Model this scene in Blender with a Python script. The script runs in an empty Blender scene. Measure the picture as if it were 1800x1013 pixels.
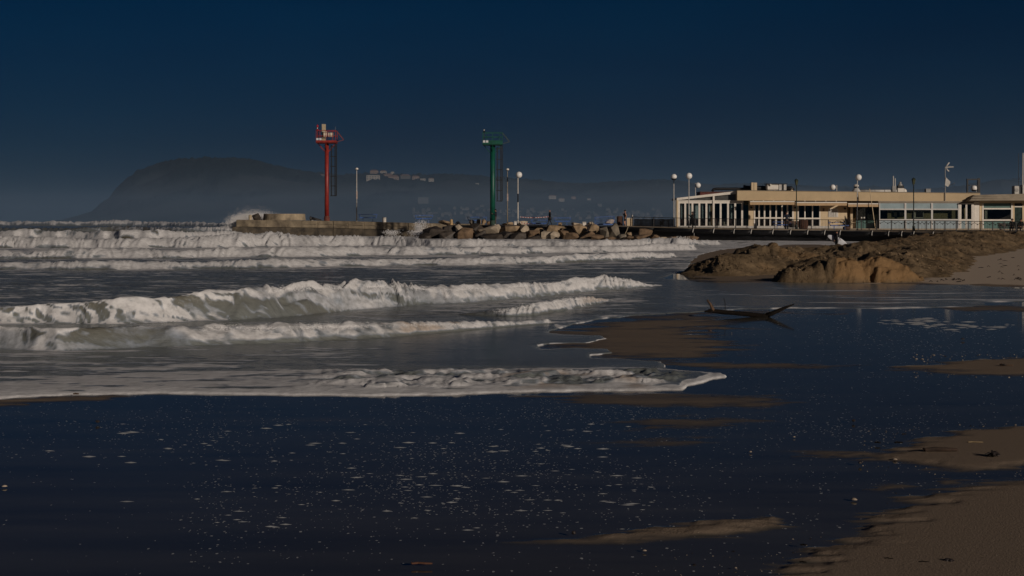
import bpy, bmesh, math, random
import numpy as np
from mathutils import Vector, Matrix

random.seed(7)
R = math.radians
C = bpy.context.scene.collection
SC = bpy.context.scene

# ------------------------------------------------------------------ camera
FPX = 2473.0          # focal length in pixels of the 1800 px wide photograph
HZ = 388.0            # row of the horizon
EYE = 2.0             # eye height above the still water
cam_d = bpy.data.cameras.new('camera')
cam_d.sensor_width = 36.0
cam_d.lens = FPX / 1800.0 * 36.0
cam_d.shift_y = -(506.5 - HZ) / 1800.0
cam_d.clip_start = 0.1
cam_d.clip_end = 40000.0
cam = bpy.data.objects.new('camera', cam_d)
C.objects.link(cam)
cam.location = (0, 0, EYE)
cam.rotation_euler = (R(90), 0, 0)
SC.camera = cam

# ------------------------------------------------------------------ sky and sun
SUN_AZ, SUN_EL = 38.0, 15.0      # degrees to the right of straight behind the camera, height
world = bpy.data.worlds.new('World')
SC.world = world
world.use_nodes = True
wn, wl = world.node_tree.nodes, world.node_tree.links
wn.clear()
sky = wn.new('ShaderNodeTexSky')
sky.sky_type = 'NISHITA'
sky.sun_disc = False
sky.sun_elevation = R(SUN_EL)
sky.sun_rotation = R(180 - SUN_AZ)
sky.air_density = 1.0
sky.dust_density = 0.0
sky.ozone_density = 5.0
# the storm cloud deck that covers the whole sky lets only a deep blue part through
cl = wn.new('ShaderNodeMix'); cl.data_type = 'RGBA'; cl.blend_type = 'MULTIPLY'; cl.inputs[0].default_value = 1.0
tc = wn.new('ShaderNodeTexCoord')
mp = wn.new('ShaderNodeMapping'); mp.inputs['Scale'].default_value = (1.2, 1.2, 5.0)
cn = wn.new('ShaderNodeTexNoise'); cn.inputs['Scale'].default_value = 2.2; cn.inputs['Detail'].default_value = 5.0; cn.inputs['Roughness'].default_value = 0.5
cr = wn.new('ShaderNodeValToRGB')
cr.color_ramp.elements[0].position = 0.32; cr.color_ramp.elements[0].color = (0.0004, 0.055, 0.109, 1)
cr.color_ramp.elements[1].position = 0.70; cr.color_ramp.elements[1].color = (0.0020, 0.078, 0.137, 1)
bg = wn.new('ShaderNodeBackground'); bg.inputs['Strength'].default_value = 0.05
wo = wn.new('ShaderNodeOutputWorld')
wl.new(tc.outputs['Generated'], mp.inputs['Vector'])
wl.new(mp.outputs[0], cn.inputs['Vector'])
wl.new(cn.outputs['Fac'], cr.inputs['Fac'])
wl.new(sky.outputs['Color'], cl.inputs[6])
wl.new(cr.outputs['Color'], cl.inputs[7])
# the deck is thicker when looked at slantwise, so less sky light comes through near the horizon
sx = wn.new('ShaderNodeSeparateXYZ'); mr = wn.new('ShaderNodeMapRange'); mr.interpolation_type = 'SMOOTHSTEP'
mr.inputs['From Min'].default_value = 0.0; mr.inputs['From Max'].default_value = 0.16; mr.inputs['To Min'].default_value = 0.0; mr.inputs['To Max'].default_value = 1.0
dk = wn.new('ShaderNodeMix'); dk.data_type = 'RGBA'; dk.inputs[6].default_value = (0.15, 0.50, 0.72, 1); dk.inputs[7].default_value = (1, 1, 1, 1)
sc_ = wn.new('ShaderNodeVectorMath'); sc_.operation = 'MULTIPLY'
wl.new(tc.outputs['Generated'], sx.inputs[0]); wl.new(sx.outputs['Z'], mr.inputs['Value'])
wl.new(cl.outputs[2], sc_.inputs[0]); wl.new(mr.outputs[0], dk.inputs[0]); wl.new(dk.outputs[2], sc_.inputs[1])
wl.new(sc_.outputs[0], bg.inputs['Color'])
wl.new(bg.outputs[0], wo.inputs['Surface'])

sun_d = bpy.data.lights.new('sun', 'SUN')
sun_d.energy = 2.3
sun_d.angle = R(0.5)
sun_d.color = (1.0, 0.87, 0.75)
sun = bpy.data.objects.new('sun', sun_d)
C.objects.link(sun)
to_sun = Vector((math.sin(R(SUN_AZ)) * math.cos(R(SUN_EL)), -math.cos(R(SUN_AZ)) * math.cos(R(SUN_EL)), math.sin(R(SUN_EL))))
sun.rotation_euler = to_sun.to_track_quat('Z', 'Y').to_euler()
sun.location = (40, -40, 60)

SC.view_settings.view_transform = 'Standard'
SC.view_settings.look = 'None'
SC.view_settings.gamma = 1.0
SC.view_settings.use_curve_mapping = False
SC.view_settings.exposure = 0.0
SC.cycles.use_denoising = True
SC.cycles.max_bounces = 6
SC.cycles.volume_bounces = 0
SC.cycles.transparent_max_bounces = 12

# ------------------------------------------------------------------ helpers
def pt(px, py, D):
    return Vector(((px - 900) / FPX * D, D, EYE - (py - HZ) / FPX * D))

def ground_D(py, z=0.0):
    return (EYE - z) * FPX / (py - HZ)

def gpt(px, py, z=0.0):
    D = ground_D(py, z)
    return Vector(((px - 900) / FPX * D, D, z))

def tag(o, label=None, cat=None, group=None, kind=None):
    if label: o['label'] = label
    if cat: o['category'] = cat
    if group: o['group'] = group
    if kind: o['kind'] = kind
    return o

def thing(name, label, cat, loc=(0, 0, 0), rz=0.0, group=None):
    o = bpy.data.objects.new(name, None)
    C.objects.link(o)
    o.empty_display_size = 0.2
    o.location = loc
    o.rotation_euler = (0, 0, rz)
    return tag(o, label, cat, group)

def copy_tree(o, parent=None):
    c = o.copy()
    C.objects.link(c)
    if parent is not None:
        c.parent = parent
    for ch in list(o.children):
        copy_tree(ch, c)
    return c

class MB:
    """collects boxes, bars, tubes and lathes into one mesh"""
    def __init__(s):
        s.v, s.f = [], []
    def add(s, vs, fs):
        b = len(s.v)
        s.v.extend([tuple(v) for v in vs])
        s.f.extend([tuple(i + b for i in f) for f in fs])
        return s
    def box(s, x0, x1, y0, y1, z0, z1):
        vs = [(x0, y0, z0), (x1, y0, z0), (x1, y1, z0), (x0, y1, z0), (x0, y0, z1), (x1, y0, z1), (x1, y1, z1), (x0, y1, z1)]
        return s.add(vs, [(3, 2, 1, 0), (4, 5, 6, 7), (0, 1, 5, 4), (1, 2, 6, 5), (2, 3, 7, 6), (3, 0, 4, 7)])
    def bar(s, a, b, w, h=None):
        a, b = Vector(a), Vector(b); h = h or w
        d = (b - a).normalized()
        up = Vector((0, 0, 1)) if abs(d.z) < 0.95 else Vector((0, 1, 0))
        x = d.cross(up).normalized() * w / 2; y = x.cross(d).normalized() * h / 2
        vs = [a - x - y, a + x - y, a + x + y, a - x + y, b - x - y, b + x - y, b + x + y, b - x + y]
        return s.add(vs, [(3, 2, 1, 0), (4, 5, 6, 7), (0, 1, 5, 4), (1, 2, 6, 5), (2, 3, 7, 6), (3, 0, 4, 7)])
    def tube(s, pts, rad, n=8, caps=True):
        pts = [Vector(p) for p in pts]
        rads = rad if isinstance(rad, (list, tuple)) else [rad] * len(pts)
        rings = []
        vs = []
        ref = None
        for i, p in enumerate(pts):
            d = (pts[min(i + 1, len(pts) - 1)] - pts[max(i - 1, 0)])
            d = d.normalized() if d.length > 1e-9 else Vector((0, 0, 1))
            if ref is None:
                ref = Vector((1, 0, 0)) if abs(d.x) < 0.8 else Vector((0, 1, 0))
            x = (ref - d * ref.dot(d)).normalized(); ref = x
            y = d.cross(x)
            for k in range(n):
                a = 2 * math.pi * k / n
                vs.append(p + (x * math.cos(a) + y * math.sin(a)) * rads[i])
        fs = []
        for i in range(len(pts) - 1):
            for k in range(n):
                fs.append((i * n + k, i * n + (k + 1) % n, (i + 1) * n + (k + 1) % n, (i + 1) * n + k))
        if caps:
            fs.append(tuple(reversed(range(n))))
            fs.append(tuple((len(pts) - 1) * n + k for k in range(n)))
        return s.add(vs, fs)
    def lathe(s, prof, n=14, c=(0, 0, 0)):
        vs, fs = [], []
        for r, z in prof:
            for k in range(n):
                a = 2 * math.pi * k / n
                vs.append((c[0] + r * math.cos(a), c[1] + r * math.sin(a), c[2] + z))
        m = len(prof)
        for i in range(m - 1):
            for k in range(n):
                fs.append((i * n + k, i * n + (k + 1) % n, (i + 1) * n + (k + 1) % n, (i + 1) * n + k))
        fs.append(tuple(reversed(range(n)))); fs.append(tuple((m - 1) * n + k for k in range(n)))
        return s.add(vs, fs)
    def ball(s, c, r, n=14, m=9, sz=1.0):
        prof = [(max(1e-3, r * math.sin(math.pi * i / m)), -r * sz * math.cos(math.pi * i / m)) for i in range(m + 1)]
        return s.lathe(prof, n, c)
    def prism(s, poly, y0, y1):
        """poly in x,z extruded along y"""
        n = len(poly)
        vs = [(x, y0, z) for x, z in poly] + [(x, y1, z) for x, z in poly]
        fs = [tuple(range(n)), tuple(reversed(range(n, 2 * n)))]
        fs += [((i + 1) % n, i, n + i, n + (i + 1) % n) for i in range(n)]
        return s.add(vs, fs)
    def build(s, name, m, parent=None, smooth=False, bevel=0.0):
        me = bpy.data.meshes.new(name)
        me.from_pydata(s.v, [], s.f)
        me.update()
        bm = bmesh.new(); bm.from_mesh(me)
        bmesh.ops.recalc_face_normals(bm, faces=bm.faces)
        if bevel:
            bmesh.ops.bevel(bm, geom=[e for e in bm.edges], offset=bevel, segments=1, affect='EDGES', clamp_overlap=True)
        bm.to_mesh(me); bm.free()
        if smooth:
            for p in me.polygons: p.use_smooth = True
        if m is not None: me.materials.append(m)
        o = bpy.data.objects.new(name, me)
        C.objects.link(o)
        if parent is not None: o.parent = parent
        return o

# ------------------------------------------------------------------ materials
MATS = {}
def mat(name, col, rough=0.6, metal=0.0, var=0.12, scale=4.0, bump=0.0, spec=0.4, col2=None, stretch=(1, 1, 1), contrast=(0.35, 0.65)):
    """procedural paint / stone / plaster: base colour mottled by noise, with fine relief"""
    if name in MATS: return MATS[name]
    m = bpy.data.materials.new(name); m.use_nodes = True
    n, l = m.node_tree.nodes, m.node_tree.links
    b = n['Principled BSDF']
    b.inputs['Roughness'].default_value = rough
    b.inputs['Metallic'].default_value = metal
    b.inputs['Specular IOR Level'].default_value = spec
    t = n.new('ShaderNodeTexCoord'); mp = n.new('ShaderNodeMapping'); mp.inputs['Scale'].default_value = stretch
    no = n.new('ShaderNodeTexNoise'); no.inputs['Scale'].default_value = scale; no.inputs['Detail'].default_value = 6; no.inputs['Roughness'].default_value = 0.65
    r = n.new('ShaderNodeValToRGB')
    c2 = col2 or tuple(c * (1 - 2.5 * var) for c in col)
    r.color_ramp.elements[0].position = contrast[0]; r.color_ramp.elements[0].color = (*[max(0, c) for c in c2], 1)
    r.color_ramp.elements[1].position = contrast[1]; r.color_ramp.elements[1].color = (*[min(1, c * (1 + var)) for c in col], 1)
    l.new(t.outputs['Object'], mp.inputs[0]); l.new(mp.outputs[0], no.inputs['Vector'])
    l.new(no.outputs['Fac'], r.inputs['Fac']); l.new(r.outputs['Color'], b.inputs['Base Color'])
    if bump:
        bu = n.new('ShaderNodeBump'); bu.inputs['Strength'].default_value = 0.6; bu.inputs['Distance'].default_value = bump
        n2 = n.new('ShaderNodeTexNoise'); n2.inputs['Scale'].default_value = scale * 5; n2.inputs['Detail'].default_value = 5
        l.new(mp.outputs[0], n2.inputs['Vector']); l.new(n2.outputs['Fac'], bu.inputs['Height']); l.new(bu.outputs[0], b.inputs['Normal'])
    MATS[name] = m
    return m

# ------------------------------------------------------------------ numpy noise
_rng = np.random.RandomState(11)
_perm = np.concatenate([_rng.permutation(512)] * 2).astype(np.int32)
_ga = _rng.rand(512).astype(np.float32) * 2 * np.pi
_gx, _gy = np.cos(_ga), np.sin(_ga)
def pnoise(x, y):
    x = np.asarray(x, np.float32); y = np.asarray(y, np.float32)
    xi = np.floor(x); yi = np.floor(y)
    xf = x - xi; yf = y - yi
    xi = xi.astype(np.int64) & 511; yi = yi.astype(np.int64) & 511
    u = xf * xf * xf * (xf * (xf * 6 - 15) + 10); v = yf * yf * yf * (yf * (yf * 6 - 15) + 10)
    x1 = (xi + 1) & 511; y1 = (yi + 1) & 511
    def g(a, b, fx, fy):
        h = _perm[_perm[a] + b]
        return _gx[h] * fx + _gy[h] * fy
    n00 = g(xi, yi, xf, yf); n10 = g(x1, yi, xf - 1, yf)
    n01 = g(xi, y1, xf, yf - 1); n11 = g(x1, y1, xf - 1, yf - 1)
    a = n00 + u * (n10 - n00); b = n01 + u * (n11 - n01)
    return (a + v * (b - a)) * 1.5
def fbm(x, y, octv=4, gain=0.5, lac=2.03, off=0.0):
    t = 0.0; a = 1.0; s = 0.0
    for i in range(octv):
        t = t + a * pnoise(x + off + 17.3 * i, y + off * 0.7 + 9.1 * i); s += a
        x = x * lac; y = y * lac; a *= gain
    return t / s
def billow(x, y, octv=3, off=0.0):
    t = 0.0; a = 1.0; s = 0.0
    for i in range(octv):
        t = t + a * np.abs(pnoise(x + off + 31.7 * i, y + off + 5.3 * i)); s += a
        x = x * 2.1; y = y * 2.1; a *= 0.55
    return t / s
def sstep(a, b, x):
    t = np.clip((x - a) / (b - a), 0, 1)
    return t * t * (3 - 2 * t)
def poly_sd(px, py, poly):
    """signed distance (positive inside) to a polygon"""
    P = np.array(poly, np.float32); Q = np.roll(P, -1, 0)
    best = np.full(px.shape, 1e18, np.float32); ins = np.zeros(px.shape, bool)
    for (ax, ay), (bx, by) in zip(P, Q):
        ex, ey = bx - ax, by - ay
        wx, wy = px - ax, py - ay
        t = np.clip((wx * ex + wy * ey) / (ex * ex + ey * ey + 1e-9), 0, 1)
        best = np.minimum(best, (wx - ex * t) ** 2 + (wy - ey * t) ** 2)
        c = ((ay > py) != (by > py)) & (px < ex * (py - ay) / (ey if abs(ey) > 1e-9 else 1e-9) + ax)
        ins ^= c
    d = np.sqrt(best)
    return np.where(ins, d, -d)
def grid_mesh(name, X, Y, Z, m, keep=None, attrs=None, smooth=True):
    """X, Y, Z are (rows, cols) arrays; keep is a mask of faces (rows-1, cols-1)"""
    nr, nc = X.shape
    idx = np.arange(nr * nc).reshape(nr, nc)
    q = np.stack([idx[:-1, :-1], idx[:-1, 1:], idx[1:, 1:], idx[1:, :-1]], -1).reshape(-1, 4)
    if keep is not None: q = q[keep.reshape(-1)]
    used = np.zeros(nr * nc, bool); used[q.reshape(-1)] = True
    remap = np.cumsum(used) - 1
    q = remap[q]
    co = np.stack([X, Y, Z], -1).reshape(-1, 3)[used].astype(np.float32)
    me = bpy.data.meshes.new(name)
    me.vertices.add(len(co)); me.vertices.foreach_set('co', co.reshape(-1))
    me.loops.add(len(q) * 4); me.loops.foreach_set('vertex_index', q.reshape(-1).astype(np.int32))
    me.polygons.add(len(q))
    me.polygons.foreach_set('loop_start', (np.arange(len(q)) * 4).astype(np.int32))
    me.update(calc_edges=True)
    if smooth: me.polygons.foreach_set('use_smooth', np.ones(len(q), bool))
    for k, a in (attrs or {}).items():
        at = me.attributes.new(k, 'FLOAT', 'POINT')
        at.data.foreach_set('value', a.reshape(-1)[used].astype(np.float32))
    me.materials.append(m)
    o = bpy.data.objects.new(name, me); C.objects.link(o)
    return o
def ratio_rows(segs):
    """distances that grow geometrically: [(d0, d1, ratio), ...]"""
    out = []
    for d0, d1, r in segs:
        n = max(2, int(math.log(d1 / d0) / r))
        out += list(d0 * (d1 / d0) ** (np.arange(n) / n))
    out.append(segs[-1][1])
    return np.array(out)
# ------------------------------------------------------------------ beach
def attr_node(n, name):
    a = n.new('ShaderNodeAttribute'); a.attribute_name = name; return a
def beach_material():
    m = bpy.data.materials.new('wet_sand'); m.use_nodes = True
    n, l = m.node_tree.nodes, m.node_tree.links
    b = n['Principled BSDF']
    dry = attr_node(n, 'dry')
    geo = n.new('ShaderNodeNewGeometry')
    n1 = n.new('ShaderNodeTexNoise'); n1.inputs['Scale'].default_value = 3.0; n1.inputs['Detail'].default_value = 9; n1.inputs['Roughness'].default_value = 0.7
    n2 = n.new('ShaderNodeTexNoise'); n2.inputs['Scale'].default_value = 60; n2.inputs['Detail'].default_value = 4; n2.inputs['Roughness'].default_value = 0.7
    l.new(geo.outputs['Position'], n1.inputs['Vector']); l.new(geo.outputs['Position'], n2.inputs['Vector'])
    smp = n.new('ShaderNodeMapping'); smp.inputs['Scale'].default_value = (0.35, 2.2, 1.0)
    n3 = n.new('ShaderNodeTexNoise'); n3.inputs['Scale'].default_value = 1.0; n3.inputs['Detail'].default_value = 6; n3.inputs['Roughness'].default_value = 0.6
    l.new(geo.outputs['Position'], smp.inputs[0]); l.new(smp.outputs[0], n3.inputs['Vector'])
    # dryness with a ragged edge
    ad = n.new('ShaderNodeMath'); ad.operation = 'MULTIPLY_ADD'; ad.inputs[1].default_value = 0.95
    nm = n.new('ShaderNodeMix'); nm.inputs[0].default_value = 0.38
    l.new(n3.outputs['Fac'], nm.inputs[2]); l.new(n1.outputs['Fac'], nm.inputs[3])
    l.new(nm.outputs[0], ad.inputs[0]); l.new(dry.outputs['Fac'], ad.inputs[2])
    sb = n.new('ShaderNodeMapRange'); sb.inputs['From Min'].default_value = 0.55; sb.inputs['From Max'].default_value = 1.25; sb.interpolation_type = 'SMOOTHSTEP'
    l.new(ad.outputs[0], sb.inputs['Value'])
    cd = n.new('ShaderNodeValToRGB')
    cd.color_ramp.elements[0].position = 0.3; cd.color_ramp.elements[0].color = (0.192, 0.146, 0.106, 1)
    cd.color_ramp.elements[1].position = 0.7; cd.color_ramp.elements[1].color = (0.258, 0.199, 0.146, 1)
    l.new(n2.outputs['Fac'], cd.inputs['Fac'])
    # bone-dry sand above the tide line is paler
    pal = n.new('ShaderNodeMapRange'); pal.inputs['From Min'].default_value = 1.02; pal.inputs['From Max'].default_value = 1.3
    l.new(dry.outputs['Fac'], pal.inputs['Value'])
    pm = n.new('ShaderNodeMix'); pm.data_type = 'RGBA'; pm.inputs[7].default_value = (0.52, 0.42, 0.32, 1)
    l.new(pal.outputs[0], pm.inputs[0]); l.new(cd.outputs['Color'], pm.inputs[6])
    mx = n.new('ShaderNodeMix'); mx.data_type = 'RGBA'
    mx.inputs[6].default_value = (0.058, 0.053, 0.043, 1)
    wv = n.new('ShaderNodeMapRange'); wv.inputs['From Min'].default_value = 0.3; wv.inputs['From Max'].default_value = 0.7; wv.inputs['To Min'].default_value = 0.78; wv.inputs['To Max'].default_value = 1.4
    wc = n.new('ShaderNodeMix'); wc.data_type = 'RGBA'; wc.blend_type = 'MULTIPLY'; wc.inputs[0].default_value = 1.0; wc.inputs[6].default_value = (0.058, 0.053, 0.043, 1)
    l.new(n3.outputs['Fac'], wv.inputs['Value']); l.new(wv.outputs[0], wc.inputs[7]); l.new(wc.outputs[2], mx.inputs[6])
    l.new(sb.outputs[0], mx.inputs[0]); l.new(pm.outputs[2], mx.inputs[7]); l.new(mx.outputs[2], b.inputs['Base Color'])
    rr = n.new('ShaderNodeMapRange'); rr.inputs['To Min'].default_value = 0.035; rr.inputs['To Max'].default_value = 0.75
    rp = n.new('ShaderNodeMath'); rp.operation = 'POWER'; rp.inputs[1].default_value = 0.6
    l.new(sb.outputs[0], rp.inputs[0]); l.new(rp.outputs[0], rr.inputs['Value']); ra = n.new('ShaderNodeMath'); ra.operation = 'MULTIPLY_ADD'; ra.inputs[1].default_value = 0.05
    l.new(n3.outputs['Fac'], ra.inputs[0]); l.new(rr.outputs[0], ra.inputs[2]); l.new(ra.outputs[0], b.inputs['Roughness'])
    sp = n.new('ShaderNodeMapRange'); sp.inputs['To Min'].default_value = 0.5; sp.inputs['To Max'].default_value = 0.04
    rq = n.new('ShaderNodeMath'); rq.operation = 'POWER'; rq.inputs[1].default_value = 2.5
    l.new(sb.outputs[0], rq.inputs[0]); l.new(rq.outputs[0], sp.inputs['Value']); l.new(sp.outputs[0], b.inputs['Specular IOR Level'])
    b.inputs['IOR'].default_value = 1.36
    bu = n.new('ShaderNodeBump'); bu.inputs['Distance'].default_value = 0.006
    l.new(n2.outputs['Fac'], bu.inputs['Height']); l.new(sb.outputs[0], bu.inputs['Strength']); l.new(bu.outputs[0], b.inputs['Normal'])
    return m

DRY = [  # (outline on the flat sand, soft edge across, strength, streakiness)
    ([(2400, 790), (1900, 822), (1800, 838), (1700, 850), (1640, 860), (1600, 880), (1540, 903), (1515, 918), (1525, 934), (1480, 950), (1430, 965), (1400, 985), (1340, 1020), (1250, 1080), (1000, 1400), (2600, 1400)], 14, 1.0, 6),
    ([(2300, 735), (1800, 745), (1700, 751), (1630, 766), (1570, 785), (1520, 797), (1600, 813), (1690, 822), (1760, 819), (1800, 812), (2300, 770)], 8, 0.95, 8),
    ([(2200, 618), (1800, 624), (1720, 630), (1640, 638), (1560, 645), (1650, 650), (1720, 654), (1800, 656), (2200, 660)], 5, 0.9, 6),
    ([(900, 946), (1000, 940), (1150, 926), (1250, 909), (1370, 901), (1390, 906), (1330, 922), (1230, 938), (1050, 946)], 8, 0.9, 5),
    ([(1410, 790), (1470, 786), (1530, 790), (1480, 800), (1420, 800)], 6, 0.55, 4),
    ([(1500, 848), (1560, 843), (1610, 849), (1550, 860)], 6, 0.5, 4),
    ([(1620, 838), (1690, 834), (1720, 842), (1650, 846)], 4, 0.45, 4),
    ([(950, 690), (1200, 684), (1330, 694), (1420, 704), (1360, 714), (1150, 710), (1000, 704)], 7, 0.46, 9),
    ([(1080, 735), (1200, 728), (1340, 734), (1260, 748), (1120, 752)], 8, 0.40, 10),
    ([(1040, 770), (1200, 762), (1260, 772), (1130, 786)], 8, 0.34, 10),
    ([(930, 602), (985, 582), (1050, 564), (1120, 556), (1200, 550), (1245, 551), (1265, 556), (1250, 566), (1220, 580), (1270, 596), (1320, 610), (1220, 624), (1130, 634), (1080, 628), (1050, 616), (1000, 612)], 11, 0.58, 15),
    ([(1140, 636), (1250, 633), (1420, 636), (1560, 640), (1440, 645), (1250, 645)], 4, 0.48, 6),
    ([(1240, 572), (1300, 571), (1320, 575), (1250, 577)], 3, 0.6, 4),
    ([(1280, 543), (1400, 546), (1480, 552), (1380, 550), (1290, 546)], 3, 0.40, 5),
    ([(-400, 706), (-100, 704), (0, 697), (120, 692), (270, 690), (180, 697), (60, 702), (-60, 712)], 4, 0.7, 4),
    ([(1560, 500), (1640, 498), (1800, 503), (2300, 512), (2300, 380), (1560, 395)], 3, 1.3, 4),
    ([(1190, 470), (1230, 492), (1320, 494), (1420, 494), (1600, 505), (1600, 380), (1190, 380)], 3, 0.95, 3),
    ([(1600, 532), (1750, 536), (2100, 545), (2100, 552), (1800, 546), (1640, 540)], 3, 0.5, 6),
]
def beach():
    ub = np.concatenate([np.linspace(-3.0, -0.46, 30)[:-1], np.arange(-0.46, 0.46, 0.0013), np.linspace(0.46, 3.0, 30)])
    Db = np.concatenate([ratio_rows([(3.0, 6.0, 0.02), (6.0, 30, 0.005), (30, 60, 0.004), (60, 135, 0.01), (135, 400, 0.05)])])
    U, D = np.meshgrid(ub, Db)
    X, Y = U * D, D
    px = 900 + U * FPX; py = HZ + EYE * FPX / D
    dry = np.zeros_like(X)
    core = (np.abs(U) < 0.48)
    nx = fbm(px * 0.004, py * 0.20, 4, 0.6)
    nf = fbm(px * 0.012, py * 0.16, 4, 0.6, off=40)
    for poly, soft, strength, streak in DRY:
        # streaks left by the running water: the outline is pushed about along the shore
        sd = poly_sd(px + 150 * nx, (py + streak * nf) * 4.0, [(a, b * 4.0) for a, b in poly]) / 4.0
        dry = np.maximum(dry, strength * sstep(-soft * 0.9, soft * 1.3, sd))
    Z = -0.03 + 0.0 * X
    Z += 0.020 * sstep(0.2, 1.0, dry) * (py > 500)
    und = fbm(X * 0.12, Y * 0.12, 3, off=3)
    rise = sstep(14, 60, X - 0.15 * Y)          # the beach climbs inland on the right
    Z += 0.9 * rise * sstep(40, 90, D)
    Z += 0.02 * und * sstep(0.5, 1.0, dry)
    Z = np.where((Y > 100) & (X < 6), -1.2, Z)
    Z -= 1.2 * sstep(-2, -8, X - 0.02 * (Y - 17)) * sstep(17.5, 26, D)   # falls away under the sea
    o = grid_mesh('beach', X, Y, Z, beach_material(), attrs={'dry': dry})
    tag(o, kind='structure')
    return o
beach()

# ------------------------------------------------------------------ bulldozed sand bank
def bank_material():
    m = mat('sand_bank', (0.215, 0.152, 0.088), 0.95, var=0.22, scale=1.1, bump=0.0, spec=0.1, contrast=(0.3, 0.7))
    n, l = m.node_tree.nodes, m.node_tree.links
    b = n['Principled BSDF']
    ramp = [x for x in n if x.type == 'VALTORGB'][0]
    clay = attr_node(n, 'clay')
    mx = n.new('ShaderNodeMix'); mx.data_type = 'RGBA'; mx.inputs[7].default_value = (0.27, 0.165, 0.078, 1)
    l.new(clay.outputs['Fac'], mx.inputs[0]); l.new(ramp.outputs['Color'], mx.inputs[6]); l.new(mx.outputs[2], b.inputs['Base Color'])
    geo = n.new('ShaderNodeNewGeometry')
    n2 = n.new('ShaderNodeTexNoise'); n2.inputs['Scale'].default_value = 4.0; n2.inputs['Detail'].default_value = 8; n2.inputs['Roughness'].default_value = 0.72
    bu = n.new('ShaderNodeBump'); bu.inputs['Strength'].default_value = 0.9; bu.inputs['Distance'].default_value = 0.16
    l.new(geo.outputs['Position'], n2.inputs['Vector']); l.new(n2.outputs['Fac'], bu.inputs['Height']); l.new(bu.outputs[0], b.inputs['Normal'])
    return m
RIDGES = [  # (polyline of (px, D, crest height), half width)
    ([(1272, 53.0, 0.62), (1284, 53.6, 0.78), (1300, 54, 0.82), (1320, 55, 0.76), (1350, 57, 0.66)], 1.7),
    ([(1338, 62, 0.75), (1348, 62.5, 0.95), (1360, 63, 0.86), (1405, 64, 0.80), (1432, 65, 0.56), (1450, 66, 0.3)], 2.6),
    ([(1360, 57, 0.45), (1400, 57, 0.42), (1440, 56, 0.46), (1480, 54, 0.56)], 3.0),
    ([(1478, 74, 0.35), (1495, 76, 0.66), (1520, 78, 0.74), (1560, 83, 0.72), (1600, 88, 0.78), (1640, 95, 0.98), (1680, 104, 1.12), (1720, 111, 1.16), (1770, 114, 1.0), (1830, 115, 1.0), (1950, 115, 0.9)], 5.2),
    ([(1545, 52, 0.62), (1570, 57, 0.66), (1590, 63, 0.62), (1612, 70, 0.66), (1625, 78, 0.7)], 2.7),
    ([(1422, 47.2, 0.40), (1436, 47.2, 0.62), (1456, 47.5, 0.62), (1472, 47.1, 0.80), (1490, 47.6, 0.60), (1508, 47.5, 0.60), (1530, 47.2, 0.80), (1548, 47.4, 0.70), (1560, 47.9, 0.45)], 1.25),
]
def seg_dist(X, Y, pts):
    best = np.full(X.shape, 1e9, np.float32); hh = np.zeros(X.shape, np.float32)
    for (ax, ay, ah), (bx, by, bh) in zip(pts[:-1], pts[1:]):
        ex, ey = bx - ax, by - ay
        t = np.clip(((X - ax) * ex + (Y - ay) * ey) / (ex * ex + ey * ey), 0, 1)
        d = np.hypot(X - ax - t * ex, Y - ay - t * ey)
        nb = d < best
        best = np.where(nb, d, best); hh = np.where(nb, ah + t * (bh - ah), hh)
    return best, hh
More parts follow.
